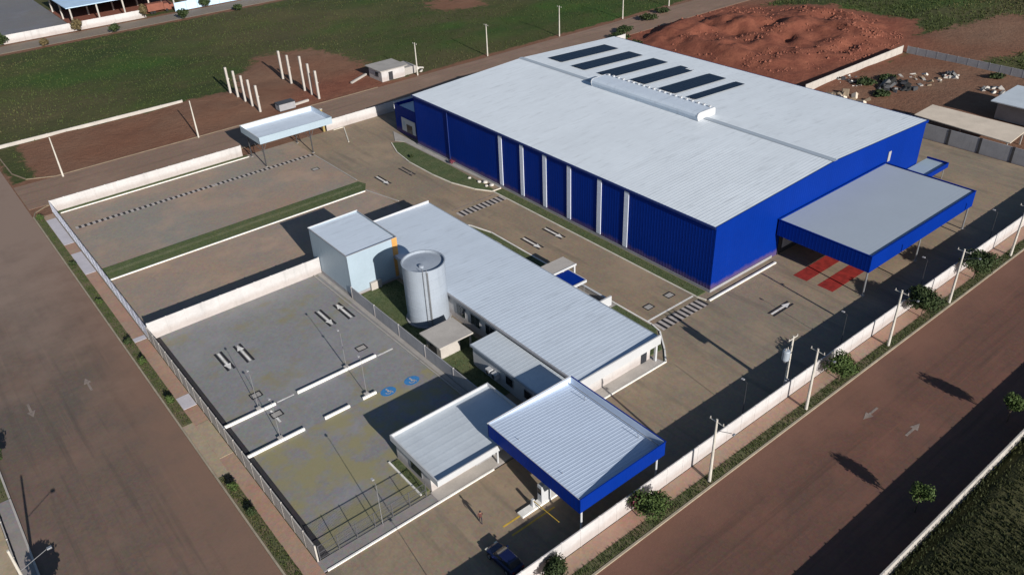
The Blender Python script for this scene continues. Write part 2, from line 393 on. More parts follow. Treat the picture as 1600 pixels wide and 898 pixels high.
red = smooth(8, -8, poly_sd(GX, GY, [(160, 99), (214, 99), (240, 112), (236, 140), (216, 166), (170, 166), (160, 150)])); red = np.maximum(red, .75*smooth(7, -6, poly_sd(GX, GY, [(70, 176), (100, 174), (100, 188), (84, 190), (78, 184)])))
gm.attributes.new('red', 'FLOAT', 'POINT').data.foreach_set('value', red.astype(np.float32).ravel())
gm.attributes.new('dense', 'FLOAT', 'POINT').data.foreach_set('value', smooth(18.5, 16.5, GY).astype(np.float32).ravel())
ground = bpy.data.objects.new('ground', gm); col.objects.link(ground); struct(ground)

# grass tufts: one mesh of little blades (from_pydata through numpy)
def tufts(name, pts, size, mat, blades=5, lean=.5, zf=None, parent=None):
    n = len(pts); k = blades; P = np.repeat(np.asarray(pts, float), k, 0); S = np.repeat(size*(.55+rng.random(n)*.9), k)
    a = rng.random(n*k)*2*np.pi; h = S*(.6+.7*rng.random(n*k)); wd = S*.28; off = S*.35
    bx_ = P[:, 0]+np.cos(a*3.1)*off*rng.random(n*k); by_ = P[:, 1]+np.sin(a*3.1)*off*rng.random(n*k); bz = P[:, 2]
    c, s = np.cos(a), np.sin(a); ln = lean*h*(rng.random(n*k))
    V = np.empty((n*k, 3, 3)); V[:, 0] = np.stack([bx_-s*wd, by_+c*wd, bz], -1); V[:, 1] = np.stack([bx_+s*wd, by_-c*wd, bz], -1)
    V[:, 2] = np.stack([bx_+c*ln, by_+s*ln, bz+h], -1)
    me = bpy.data.meshes.new(name); me.vertices.add(n*k*3); me.vertices.foreach_set('co', V.astype(np.float32).ravel())
    me.loops.add(n*k*3); me.loops.foreach_set('vertex_index', np.arange(n*k*3, dtype=np.int32))
    me.polygons.add(n*k); me.polygons.foreach_set('loop_start', (np.arange(n*k)*3).astype(np.int32))
    t = np.repeat(np.clip(rng.random(n)*.7+.15+(vnoise(np.asarray(pts)[:, 0], np.asarray(pts)[:, 1], 22, 3)-.5)*1.2, 0, 1), k*3)
    me.attributes.new('tint', 'FLOAT', 'POINT').data.foreach_set('value', t.astype(np.float32))
    me.materials.append(M[mat]); me.update(calc_edges=True)
    o = bpy.data.objects.new(name, me); col.objects.link(o); stuff(o)
    if parent: o.parent = parent
    return o
def rect_pts(x0, y0, x1, y1, n, z=0.): 
    return np.stack([x0+(x1-x0)*rng.random(n), y0+(y1-y0)*rng.random(n), np.full(n, z)], -1)
def field_pts(x0, y0, x1, y1, n, keep_soil=.25):
    X = x0+(x1-x0)*rng.random(n); Y = y0+(y1-y0)*rng.random(n)
    d = np.full(n, 1e9)
    for p in FLAT: d = np.minimum(d, poly_sd(X, Y, p))
    s = np.zeros(n)
    for poly, sw in SOIL: s = np.maximum(s, smooth(sw, -sw, poly_sd(X, Y, poly)))
    k = (d > .3) & (s < keep_soil+rng.random(n)*.4) & (vnoise(X, Y, 11, 9)+rng.random(n)*.6 > .55)
    X, Y = X[k], Y[k]; return np.stack([X, Y, height(X, Y)-.03], -1)
g = tufts('field_grass', field_pts(14, 176, 250, 285, 34000), .26, 'grass_wild', 4); tag(g, 'wild green grass covering the open field behind the back street', 'grass')
vp = rect_pts(40, -12, 140, 17.5, 60000); vp = vp[vnoise(vp[:, 0], vp[:, 1], 4, 9)+rng.random(len(vp))*.5 > .55]; vp[:, 2] = height(vp[:, 0], vp[:, 1])-.03
g = tufts('verge_grass', vp, .22, 'grass_dark', 4); tag(g, 'dark rough grass beyond the wall in the bottom right corner', 'grass')
g = tufts('waste_grass', field_pts(205, 60, 290, 175, 16000), .42, 'grass_wild', 4); tag(g, 'rough grass around the red earth mounds at top right', 'grass')

def clods(name, n, mat):
    X = 168+64*rng.random(n*3); Y = 101+62*rng.random(n*3); k = (poly_sd(X, Y, [(168, 101), (214, 101), (236, 114), (232, 140), (216, 163), (172, 164), (166, 150)]) < -2) & (vnoise(X, Y, 6, 21) > .5)
    X, Y = X[k][:n], Y[k][:n]; Z = height(X, Y); mb = MB()
    for x, y, z in zip(X, Y, Z):
        q = .12+.5*random.random()**3; a = random.random()*6; c, s_ = math.cos(a)*q, math.sin(a)*q
        mb.add([(x+c, y+s_, z-q*.2), (x-s_, y+c, z-q*.2), (x-c, y-s_, z-q*.2), (x+s_, y-c, z-q*.2), (x+c*.3, y+s_*.3, z+q*.8), (x-s_*.4, y+c*.4, z+q*.6)], [(0, 1, 5, 4), (1, 2, 5), (2, 3, 4, 5), (3, 0, 4)])
    return stuff(mb.build(name, mat))
simple('verge_pale', (.135, .145, .075), .95, .2, .6)
simple('clod', (.21, .075, .048), .95, .25, .5)
tag(clods('earth_clods', 1600, 'clod'), 'loose red earth clods strewn over the excavated mound', 'earth')

# ------------------------------------------------------------------ streets, kerbs, pavements
def sheet(name, poly, z, mat, th=.25): return struct(MB().prism(poly, z-th, z).build(name, mat))
def rect(x0, y0, x1, y1): return [(x0, y0), (x1, y0), (x1, y1), (x0, y1)]
street_left = sheet('street', rect(-4.9, 36.2, 13.4, 420), 0.0, 'asphalt')
street_right = sheet('road', rect(-250, 21.0, 900, 35.8), .008, 'asphalt_red')
street_back = sheet('back_street', rect(13.6, 161.5, 900, 174.3), .012, 'dirt_road')
top_road = sheet('far_road', rect(-200, 281.5, 150, 290.5), .01, 'far_asphalt')
lot_top = sheet('far_yard', rect(-40, 293, 56.5, 420), .03, 'lot_grey')
# the walled site
site = sheet('yard_paving', rect(43.4, 39.3, 157.4, 156.9), .10, 'paving_yard', .3)
site2 = sheet('back_yard_paving', rect(17.0, 104.2, 43.4, 156.9), .10, 'paving_back', .3)
gutter = sheet('wall_shade_strip', rect(16.85, 54.8, 18.05, 103.9), .06, 'shade_dark', .3)  # dark sheet painting the wall's shade band on the ground, no real drain or gutter
park = sheet('parking_paving', rect(18.05, 72.95, 43.4, 104.0), .10, 'paving_park', .3)
park2 = sheet('parking_bay_paving', rect(18.05, 54.6, 43.4, 72.95), .10, 'paving_bays', .3)
apron = sheet('entrance_paving', rect(10, 39.3, 43.4, 52.95), .09, 'paving_yard', .3)
walk_in = sheet('front_pavement', rect(16.6, 53.15, 43.4, 54.6), .16, 'sidewalk_grey', .3)
brown_back = sheet('back_lane_paving', rect(17.1, 104.3, 64.8, 124.6), .112, 'paving_lane', .1)
brown2 = sheet('back_yard_paving_inner', rect(43.4, 129.3, 64.3, 156.8), .112, 'paving_back', .1)
# pavements outside
walk_left = sheet('pavement_left', rect(14.9, 41, 16.6, 156.5), .12, 'sidewalk_salmon', .3)
walk_right = sheet('pavement_right', rect(20, 37.25, 200, 39.05), .12, 'sidewalk_salmon', .3)
verge_left = sheet('verge_left', rect(13.65, 83.2, 14.9, 157), .13, 'verge', .3)
verge_left2 = sheet('verge_left_near', rect(13.65, 41, 14.9, 72.2), .13, 'verge', .3)
crossover = sheet('pavement_crossover', rect(13.65, 72.2, 14.9, 83.2), .105, 'beige', .3)
verge_right = sheet('verge_right', rect(20, 36.0, 200, 37.25), .13, 'verge', .3)
for nm, y0, y1 in (('pavement_slab', 142.0, 154.2), ('pavement_slab', 129.2, 137.8), ('pavement_slab', 86.2, 89.0), ('pavement_slab', 75.0, 82.4), ('pavement_slab', 104.9, 106.0)):
    MB().bevbox(14.93, y0, .1, 16.58, y1, .15).build(nm, 'beige' if y0 == 75.0 else 'slab', walk_left)
walk_far = sheet('pavement_far_side', rect(-250, 18.1, 900, 20.8), .10, 'asphalt_red', .3)
walk_w = sheet('pavement_west', rect(-6.3, 36.2, -5.1, 84.5), .12, 'sidewalk_grey', .3)
west_lot = sheet('west_lot', rect(-30, 36.2, -6.6, 84), .05, 'beige', .3)
verge_w = sheet('verge_west', rect(-9, 84.5, -5.1, 158), .1, 'verge', .3)
def kerb(name, pts, wd=.22, z=.2, mat='kerb', seg=None, parent=None):
    mb = MB()
    for a, b in zip(pts[:-1], pts[1:]):
        a = Vector((*a, 0)); b = Vector((*b, 0)); d = (b-a).normalized(); nn = Vector((-d.y, d.x, 0))*wd/2
        a2, b2 = a-d*wd*.25, b+d*wd*.25
        mb.prism([(a2-nn).to_tuple()[:2], (b2-nn).to_tuple()[:2], (b2+nn).to_tuple()[:2], (a2+nn).to_tuple()[:2]], -.05, z)
    o = mb.build(name, mat, parent)
    return o if parent else struct(o)
kerb('kerb_left_street', [(13.52, 41), (13.52, 157.2)], .2, .17, 'kerb_tan')
kerb('kerb_left_street_corner', [(13.52, 157.2), (14.2, 159.3), (16.4, 160.9), (20, 161.3), (150, 161.3)], .2, .12, 'kerb_dirty')
kerb('kerb_right_road', [(22, 35.9), (200, 35.9)], .22, .17, 'kerb_tan')
kerb('kerb_far_side', [(22, 20.9), (200, 20.9)], .2, .11, 'asphalt_red')
kerb('kerb_west', [(-5.0, 40), (-5.0, 84.5), (-5.0, 158)], .2, .17, 'concrete_light')
kerb('kerb_back_street', [(21.5, 174.4), (96, 174.4)], .22, .12, 'kerb_dirty')
kerb('kerb_lot_corner', [(14.6, 200), (14.9, 182), (16.5, 177), (21.5, 174.4)], .22, .12, 'kerb_dirty')
kerb('kerb_front', [(17.0, 53.05), (37.4, 53.05)], .2, .24, 'kerb_white')
kerb('kerb_back_bed', [(17.8, 155.6), (54, 155.6)], .2, .24, 'kerb_white')
kerb('kerb_back_lane', [(17.4, 124.7), (63.2, 124.7)], .22, .26, 'kerb_white')
kerb('kerb_back_lane_end', [(63.6, 125), (65.6, 116.9)], .2, .2, 'concrete')
kerb('kerb_green_end', [(64.6, 130.2), (64.4, 147)], .2, .16, 'concrete')
kerb('kerb_parking_side', [(41.9, 104), (42.2, 75), (42.4, 61.6)], .2, .22, 'concrete')
kerb('kerb_warehouse', [(80.4, 108.1), (80.4, 60.6), (80.7, 59.2)], .2, .24, 'kerb')
kerb('kerb_front_bay', [(81, 58.75), (96.4, 58.75)], .28, .28, 'kerb_white')
ISL = [(79.2, 141.0), (77.4, 136), (76.5, 130), (76.5, 122), (77.0, 116.5), (78.6, 111.2), (80.3, 108.3)]
kerb('kerb_island', ISL+[(82.2, 108.2)], .2, .26, 'kerb')
kerb('kerb_office_front', [(52.4, 53.5), (65.8, 53.4), (67.6, 55.2), (70.2, 58.4), (70.6, 60.2), (70.6, 96), (69.5, 100.5), (66.5, 103.5)], .2, .24, 'kerb_white')
kerb('kerb_back_gate', [(74, 156.4), (76.5, 156.4), (73.0, 148)], .2, .22, 'kerb')
kerb('kerb_guard', [(29.25, 61.6), (29.25, 55.2)], .2, .26, 'kerb_white')

def lawn_bed(name, poly, z, n, size=.09, label=None):
    o = sheet(name, poly, z, 'lawn', .2)
    P = np.array(poly); X = P[:, 0].min()+np.ptp(P[:, 0])*rng.random(n); Y = P[:, 1].min()+np.ptp(P[:, 1])*rng.random(n)
    k = poly_sd(X, Y, poly) < -.12; X, Y = X[k], Y[k]
    tufts('grass', np.stack([X, Y, np.full(len(X), z-.01)], -1), size, 'grass', 4, parent=o)
    return o
lawn_bed('green_strip', [(17.4, 129.2), (64.4, 129.2), (65.0, 127.4), (63.4, 124.9), (17.4, 124.9)], .20, 6500)
strip = bpy.data.objects['green_strip']; MB().prism(rect(17.6, 126.9, 64.0, 127.7), .15, .212).build('pale_stripe', 'verge_pale', strip)  # paler stripe along the middle of the green strip
lawn_bed('back_bed', rect(17.4, 155.7, 54, 156.8), .18, 1200)
lawn_bed('island_lawn', ISL[:]+[(81.0, 108.4), (81.4, 125), (81.2, 139.5)], .22, 2200)
lawn_bed('warehouse_bed', rect(80.55, 60.6, 82.4, 107.8), .2, 2200)
lawn_bed('office_bed', [(65.3, 55.6), (67.4, 55.5), (70.3, 59.2), (70.4, 66.8), (65.3, 66.8)], .2, 900)
lawn_bed('office_side_bed', [(65.3, 79.2), (70.4, 79.2), (70.4, 95.8), (69.3, 100.2), (66.3, 103.3), (65.3, 103.3)], .2, 1800)
lawn_bed('tank_lawn', rect(43.6, 62, 50.8, 94.2), .13, 3500, .1)
lawn_bed('guard_bed', rect(29.4, 55.2, 30.3, 61.4), .2, 250)
for rx0, ry0, rx1, ry1, n, z, par in ((13.75, 83.4, 14.85, 157, 2600, .12, verge_left), (13.75, 42, 14.85, 72, 1500, .12, verge_left2), (22, 36.05, 190, 37.2, 7500, .12, verge_right), (-9, 85, -5.2, 150, 3500, .09, verge_w)):
    tufts('grass', rect_pts(rx0, ry0, rx1, ry1, n, z), .13, 'grass_wild', 4, parent=par)
# paving of the office front walk
MB().prism([(51.2, 53.6), (65.6, 53.6), (65.2, 55.4), (51.2, 55.4)], 0, .2).build('front_walk', 'concrete_light', site)
MB().prism(rect(65.3, 66.9, 70.4, 79.1), 0, .19).build('entrance_walk', 'concrete', site)
MB().prism([(82.3, 108.5), (83.0, 108.5), (83.0, 146.4), (80.4, 141.6), (81.5, 139.6), (81.6, 125)], 0, .2).build('warehouse_walk', 'concrete', site)
MB().prism(rect(42.5, 61.6, 43.1, 104), 0, .17).build('side_walk', 'concrete', site)

# painted markings (sheets a few mm up, children of the surface they lie on)
def flat(poly, z): return MB().prism(poly, z-.004, z+.006)
def xf(pts, cx, cy, a): c, s = math.cos(a), math.sin(a); return [(cx+x*c-y*s, cy+x*s+y*c) for x, y in pts]
def arrow_bay(cx, cy, a, parent, z=.104, L=4.8, wd=1.15, white='paint_white', black='paint_black'):
    if black:
        for s in (-1, 1):
            flat(xf([(s*wd*.5, -L/2), (s*wd*.5, L/2), (s*wd*.22, L/2), (s*wd*.22, -L/2)][::(1 if s < 0 else -1)], cx, cy, a), z).build('arrow_border', black, parent)
    mb = flat(xf([(-.14, -L/2+.2), (.14, -L/2+.2), (.14, L/2-1.5), (-.14, L/2-1.5)], cx, cy, a), z+.007)
    mb.add(flat(xf([(-.48, L/2-1.5), (.48, L/2-1.5), (0, L/2-.15)], cx, cy, a), z+.007).v, [(0, 1, 2)[::-1], (3, 4, 5), (0, 1, 4, 3), (1, 2, 5, 4), (2, 0, 3, 5)])
    mb.build('arrow', white, parent)
PI = math.pi
arrow_bay(22.7, 92.4, PI, park); arrow_bay(25.4, 92.4, 0, park); arrow_bay(37.7, 92.4, PI, park); arrow_bay(40.6, 92.2, 0, park)
arrow_bay(68.2, 126.6, PI, site); arrow_bay(73.8, 126.8, PI, site, white='paint_faded')
arrow_bay(78.1, 88.9, PI, site); arrow_bay(73.3, 88.8, PI, site)
arrow_bay(86.7, 50.9, -PI/2, site, L=4.6)
arrow_bay(7.35, 99.8, 0, street_left, .006, 3.6, white='paint_faded', black=None); arrow_bay(.3, 99.3, PI, street_left, .006, 3.6, white='paint_faded', black=None)
arrow_bay(76.2, 31.1, PI/2, street_right, .014, 3.4, white='paint_faded', black=None); arrow_bay(77.2, 26.5, -PI/2, street_right, .014, 3.4, white='paint_faded', black=None)
sw = flat(rect(0, 0, .48, 1.5), 0).mesh('stripe', 'paint_mid'); sb_ = flat(rect(0, 0, .42, 1.5), 0).mesh('stripe', 'paint_black')
def crossing(x0, x1, y, parent, z=.105, step=.95, d=1.5):
    x = x0; 
    while x < x1:
        inst('stripe', sw, parent, (x, y-d/2, z), 0, (1, d/1.5, 1)); inst('stripe', sb_, parent, (x+.48, y-d/2, z), 0, (1, d/1.5, 1)); x += step
crossing(18.2, 43, 147.4, site2, .105, .95, 1.0); crossing(43.5, 64.2, 147.4, brown2, .118, .95, 1.0)
crossing(70.4, 80, 105.0, site, .105, .95, 1.9); crossing(70.8, 80, 59.2, site, .105, .95, 1.9)
flat(rect(70.4, 107, 80, 107.3), .105).build('stop_line', 'paint_faded', site); flat(rect(70.6, 61, 80.2, 61.3), .105).build('stop_line', 'paint_white', site)
flat(rect(22.9, 76.2, 23.15, 78.9), .105).build('bay_line', 'paint_white', park)
flat(rect(38.6, 79.5, 41.0, 79.75), .105).build('bay_line', 'paint_white', park); flat(rect(24.3, 79.7, 26.6, 79.9), .105).build('bay_line', 'paint_white', park)
flat(rect(63.6, 135.6, 64.0, 141.6), .105).build('bay_line', 'paint_faded', site)
for x0, x1, y0, y1 in ((95.4, 128, 52.6, 54.9), (95.6, 128, 48.5, 51.0)): flat(rect(x0, y0, x1, y1), .105).build('red_lane', 'paint_red', site)
for k, (x0, x1, y0, y1) in enumerate(((33.2, 38.9, 44.55, 44.75), (33.2, 38.9, 46.0, 46.2))): flat(rect(x0, y0, x1, y1), .097).build('yellow_line', 'paint_yellow', apron)
for cx, cy in ((35.8, 72.35), (39.2, 72.2)):
    b = flat(xf([(1.05*math.cos(t*PI/6), .85*math.sin(t*PI/6)) for t in range(12)], cx, cy, 0), .107).build('accessible_bay_sign', 'paint_blue', park)
    mb = flat(xf([(-.12, -.1), (.1, -.1), (.1, .3), (-.12, .3)], cx, cy, -.3), .115)
    mb2 = flat(xf([(.1, -.1), (.5, -.1), (.6, -.4), (.45, -.4), (.38, .05), (.1, .05)], cx, cy, -.3), .115); mb.add(mb2.v, mb2.f)
    ring = []
    for t in range(9): 
        an = -2.9+t*.33; mb3 = flat(xf([(-.05+.42*math.cos(an), -.1+.42*math.sin(an)), (-.05+.42*math.cos(an+.35), -.1+.42*math.sin(an+.35)), (-.05+.3*math.cos(an+.35), -.1+.3*math.sin(an+.35)), (-.05+.3*math.cos(an), -.1+.3*math.sin(an))], cx, cy, -.3)[::-1], .115); mb.add(mb3.v, mb3.f)
    mb4 = flat(xf([(-.12+.14*math.cos(t*PI/4), .47+.14*math.sin(t*PI/4)) for t in range(8)], cx, cy, -.3), .115); mb.add(mb4.v, mb4.f)
    mb.build('wheelchair_symbol', 'paint_mid', b)

# ------------------------------------------------------------------ warehouse
WX0, WX1, WY0, WY1, WE, WR, RX = 82.7, 139.4, 60.2, 136.3, 10.8, 12.0, 111.0
wh = thing('warehouse', 'huge blue metal warehouse with white gable roof and solar panels', 'warehouse', (WX0, WY0, 0))
inv = Matrix.Translation((-WX0, -WY0, 0))
def part(mb, name, mat, par, root=None):
    """build in world coordinates under a root empty that stands at its own base"""
    rt = root or par; off = rt.location; mb.v = [(x-off.x, y-off.y, z-off.z) for x, y, z in mb.v]
    return mb.build(name, mat, par)
gz = lambda t: (WE+(WR-WE)*(1-abs((WX0+t*(WX1-WX0))-RX)/((RX-WX0) if WX0+t*(WX1-WX0) < RX else (WX1-RX))))-.1
part(wall_sheet((WX0, WY1), (WX0, WY0), .1, WE-.1, 0.55, .012, .1, (-1, 0)), 'left_wall', 'blue', wh)
part(wall_sheet((WX0, WY0), (WX1, WY0), .1, gz, 0.55, .012, .1, (0, -1)), 'front_wall', 'blue', wh)
part(wall_sheet((WX1, WY0), (WX1, WY1), .1, WE-.1, 0.55, .012, .1, (1, 0)), 'right_wall', 'blue', wh)
part(wall_sheet((WX1, WY1), (WX0, WY1), .1, lambda t: gz(1-t), 0.55, .012, .1, (0, 1)), 'back_wall', 'blue', wh)
part(roof_sheet(WX0-.15, RX, WE, WR, WY0-.12, WY1+.12, .62, .012), 'roof_slope', 'roof_white', wh)
part(roof_sheet(RX, WX1+.15, WR, WE, WY0-.12, WY1+.12, .62, .012), 'roof_slope', 'roof_white', wh)
mb = MB(); mb.add([(RX-.55, WY0-.2, WR+.06), (RX, WY0-.2, WR+.14), (RX+.55, WY0-.2, WR+.06), (RX-.55, WY1+.2, WR+.06), (RX, WY1+.2, WR+.14), (RX+.55, WY1+.2, WR+.06), (RX, WY0-.2, WR-.05), (RX, WY1+.2, WR-.05)],
       [(0, 1, 4, 3), (1, 2, 5, 4), (0, 6, 2, 1), (3, 4, 5, 7), (0, 3, 7, 6), (2, 6, 7, 5)])
part(mb, 'ridge_cap', 'roof_grey', wh)
for a, b in (((WX0-.2, WE), (RX, WR)), ((RX, WR), (WX1+.2, WE))):      # verge trims front
    mb = MB(); 
    for y in (WY0-.22, WY0-.14):
        mb.v += [(a[0], y, a[1]-.38), (b[0], y, b[1]-.38), (b[0], y, b[1]+.09), (a[0], y, a[1]+.09)]
    mb.f = [(0, 1, 2, 3), (7, 6, 5, 4), (3, 2, 6, 7), (0, 4, 5, 1), (0, 3, 7, 4), (1, 5, 6, 2)]
    part(mb, 'verge_trim', 'blue', wh)
part(bx(WX0-.3, WY0-.15, WE-.28, WX0-.16, WY1+.15, WE+.03), 'gutter', 'navy_trim', wh)
part(bx(WX1+.16, WY0-.15, WE-.28, WX1+.3, WY1+.15, WE+.03), 'gutter', 'navy_trim', wh)
for i, y in enumerate((108.25, 102.25, 96.2, 90.1, 83.0, 77.1)):
    mb = MB().box(WX0-.14, y-.45, .7, WX0-.03, y+.45, 10.25)
    for k in range(1, 8): mb.box(WX0-.16, y-.46, .7+k*1.19, WX0-.145, y+.46, .74+k*1.19)
    part(mb, 'light_strip', 'strip_white', wh)
part(bx(WX0-.1, WY0-.1, .05, WX0-.06, WY1, .55), 'plinth', 'concrete_grey', wh)
part(bx(WX0, WY0-.12, .05, 97.3, WY0-.06, .55), 'plinth', 'concrete_grey', wh)
part(bx(98.6, WY0-.13, .1, 126.2, WY0-.07, 4.0), 'dock_opening', 'dark_interior', wh)
for k in range(5): part(bx(99.6+k*5.3, WY0-.2, 1.0, 103.6+k*5.3, WY0-.135, 3.9), 'dock_door', 'concrete_grey', wh)
part(bx(127.9, WY0-.13, 6.6, 128.7, WY0-.06, 8.4), 'vent_grille', 'concrete_grey', wh)
# downpipes on the left wall
for y in (124.5,): part(MB().tube((WX0-.14, y, .2), (WX0-.14, y, 10.5), .08), 'downpipe', 'navy_trim', wh)
# rear lower block
an = thing('loading_annex', 'lower blue block behind the warehouse with white signboard door', 'annex', (84.6, 136.6, 0))
part(wall_sheet((84.0, 146.4), (84.0, 136.6), .1, 6.2, 0.55, .012, .1, (-1, 0)), 'left_wall', 'blue', an)
part(wall_sheet((110, 146.4), (84.0, 146.4), .1, 6.2, 0.55, .012, .1, (0, 1)), 'back_wall', 'blue', an)
part(wall_sheet((110, 136.6), (110, 146.4), .1, 6.2, 0.55, .012, .1, (1, 0)), 'right_wall', 'blue', an)
part(roof_sheet(84.12, 109.9, 5.5, 5.3, 136.6, 146.2, .62, .06), 'roof', 'roof_low', an)
part(bx(83.9, 146.32, 5.0, 110, 146.5, 6.45), 'parapet', 'white', an)
dr = part(bx(83.84, 138.6, 1.0, 83.94, 143.8, 3.9), 'sign_board', 'white', an)
part(bx(83.80, 139.8, 1.0, 83.838, 141.9, 2.8), 'door', 'glass', dr, an)
part(bx(83.81, 142.5, 2.2, 83.838, 143.2, 3.2), 'emblem', 'pale_blue', dr, an)
# roof monitor on the ridge
mon = thing('ridge_ventilator', 'long white ridge ventilator on the middle of the warehouse roof', 'roof vent', (111.4, 99, 11.9))
pr = [(-2.3, .05), (-2.55, .75), (-2.5, 1.15), (-2.25, 1.4), (-1.9, 1.48), (1.7, 1.48), (2.1, 1.3), (2.2, 1.0), (2.2, .05)]
mb = MB(); v = []
for y in (-13.2, 13.2): v += [(x, y, z) for x, z in pr]
n_ = len(pr); mb.add(v, [(i, n_+i, n_+i+1, i+1) for i in range(n_-1)]); mb.build('hood', 'roof_low', mon)
for y in (-13.3, 13.25): MB().add([(x*1.03, y+dy, z*1.03) for dy in (-.05, .05) for x, z in pr], [tuple(range(n_)), tuple(range(n_, 2*n_))[::-1]]+[(i, n_+i, n_+(i+1) % n_, (i+1) % n_) for i in range(n_)]).build('end_cap', 'white', mon)
bk = bx(-.1, -.2, 0, .35, .2, .22).mesh('bracket', 'white')
for k in range(20): inst('bracket', bk, mon, (1.35, -12.6+k*1.32, 1.5))
MB().box(2.25, -13, -.4, 2.6, 13, .4).build('side_flashing', 'galv', mon)
# solar arrays
zr = lambda x: WR-(x-RX)*(WR-WE)/(WX1-RX)
slope = math.atan((WR-WE)/(WX1-RX))
pm = MB().bevbox(-.5, -1.0, 0, .5, 1.0, .05, .02).mesh('solar_panel', 'solar')
rows = [(115.2, 132.2, 127.7, 132.2, 'rearmost'), (114.9, 132.2, 120.3, 124.5, 'second from the back'), (115.4, 132.2, 113.1, 117.3, 'third from the back'),
        (117.2, 132.3, 105.6, 109.7, 'fourth from the back'), (117.2, 132.3, 97.9, 102.2, 'second nearest'), (117.4, 132.0, 93.1, 95.3, 'narrow single nearest')]
for x0, x1, y0, y1, nm in rows:
    sa = thing('solar_array', nm+' row of dark solar panels on the white warehouse roof', 'solar panels', (x0, y0, zr(x0)), 0, 'solar rows on the warehouse roof')
    sa.rotation_euler = (0, slope, 0)
    nx = int((x1-x0)/1.03); ny = 1 if y1-y0 < 3 else 2; px = (x1-x0)/nx; py = (y1-y0)/ny
    for j in range(ny):
        for k in range(nx):
            if j == 0 and k == nx-1 and nm.startswith('fourth'): continue
            inst('solar_panel', pm, sa, (px*(k+.5), py*(j+.5), .18), 0, (px*.985, py/2*.985, 1))
    for j in range(ny):
        for s in (.25, .75): MB().box(0, py*(j+s)-.03, .06, x1-x0, py*(j+s)+.03, .17).build('rail', 'steel', sa)

# big loading canopy
def canopy(name, label, x0, x1, y0, y1, zt, zb, zr0, zr1, mat_f, mat_r, posts, post_r=.13, period=.62, post_mat='steel', rim=.14, ramp_=.003, back_mat=None):
    t = thing(name, label, 'canopy', (x0, y0, 0))
    part(wall_sheet((x0, y0), (x1, y0), zb, zt, .55, .008, .08, (0, -1)), 'front_fascia', mat_f, t)
    part(wall_sheet((x0, y1), (x0, y0), zb, zt, .55, .008, .08, (-1, 0)), 'left_fascia', mat_f, t)
    part(wall_sheet((x1, y0), (x1, y1), zb, zt, .55, .008, .08, (1, 0)), 'right_fascia', mat_f, t)
    part(wall_sheet((x1, y1), (x0, y1), zb, zt, .55, .008, .08, (0, 1)), 'back_fascia', mat_f, t)
    part(roof_sheet(x0+.1, x1-.1, zr0, zr1, y0+.1, y1-.1, period, ramp_), 'roof', mat_r, t)
    cp = MB(); cp.box(x0-.06, y0-.06, zt+.003, x1+.06, y0+rim, zt+.06); part(bx(x0-.06, y1-rim, zt+.003, x1+.06, y1+.06, zt+.07), 'back_coping', back_mat or mat_f, t)
    part(bx(x0-(.0 if back_mat else .06), y0+rim+.003, zt+.003, x0+rim, y1-rim-.003, zt+.06), 'left_coping', back_mat or mat_f, t); cp.box(x1-rim, y0+rim+.003, zt+.003, x1+.06, y1-rim-.003, zt+.06)
    part(cp, 'coping', mat_f, t)
    if back_mat:
        zl = min(zr0, zr1)-.1
        part(bx(x0+.083, y1-.11, zl, x1-.083, y1-.083, zt), 'back_lining', mat_r, t); part(bx(x1-.11, y0+.083, zl, x1-.083, y1-.113, zt), 'right_lining', mat_r, t)
    part(bx(x0+.15, y0+.15, zb+.12, x1-.15, y1-.15, zb+.2), 'ceiling', 'concrete_grey', t)
    for px, py in posts:
        p = part(MB().tube((px, py, .1), (px, py, zb+.11), post_r, n=10), 'post', post_mat, t)
        part(bx(px-.25, py-.25, .08, px+.25, py+.25, .16), 'base_plate', 'concrete', p, t)
    return t
canopy('loading_canopy', 'large flat loading canopy with blue fascia in front of the warehouse', 97.5, 127.3, 44.9, 60.0, 6.7, 4.1, 6.55, 6.55, 'blue', 'roof_grey', [(97.9, 45.2), (112.2, 45.2), (126.8, 45.2)])
ga = canopy('gate_canopy', 'square blue entrance canopy with white ribbed roof by the front wall', 37.7, 49.8, 39.6, 54.0, 6.0, 4.15, 5.93, 5.05, 'blue', 'roof_gate', [(38.4, 40.1), (49.2, 40.1), (38.4, 53.5)], .12, .42, 'white', .04, .016, 'white')
part(MB().tube((49.3, 40.2, 5.45), (49.3, 53.6, 5.45), .06), 'conduit', 'steel', ga)
for x, y in ((48.9, 42.5), (48.9, 50.6), (39.1, 50.2), (39.3, 43.6)): part(MB().tube((x, y, 4.9), (x-.5, y-.3, 6.15), .035), 'roof_stay', 'steel', ga)
rc = canopy('back_gate_canopy', 'pale blue canopy over the back gate beside the rear wall', 53.9, 69.8, 147.6, 156.6, 6.55, 5.2, 5.7, 5.7, 'pale_blue', 'roof_low', [(54.6, 148.4), (64.8, 148.2), (64.8, 155.4), (54.6, 155.4)], .12, .7, 'dark_steel', .1, .008, 'white')
for px, py in ((54.6, 148.4), (64.8, 148.2)):
    for s in (-1, 1): part(MB().tube((px+s*.05, py, 3.2), (px+s*1.3, py+.4, 5.25), .06), 'brace', 'dark_steel', rc)
# small blue awning at the warehouse right end
sa = thing('side_awning', 'small blue box awning at the far end of the warehouse front', 'awning', (134.6, 56.2, 0))
part(bx(134.6, 56.2, 2.5, 142.6, 60.0, 2.85), 'roof', 'pale_blue', sa)
part(bx(134.5, 56.05, 2.3, 142.7, 56.19, 3.2), 'fascia', 'blue', sa); part(bx(142.61, 56.2, 2.3, 142.75, 60.0, 3.2), 'fascia', 'blue', sa)
part(MB().tube((142.3, 56.5, .1), (142.3, 56.5, 2.5), .08), 'post', 'steel', sa)

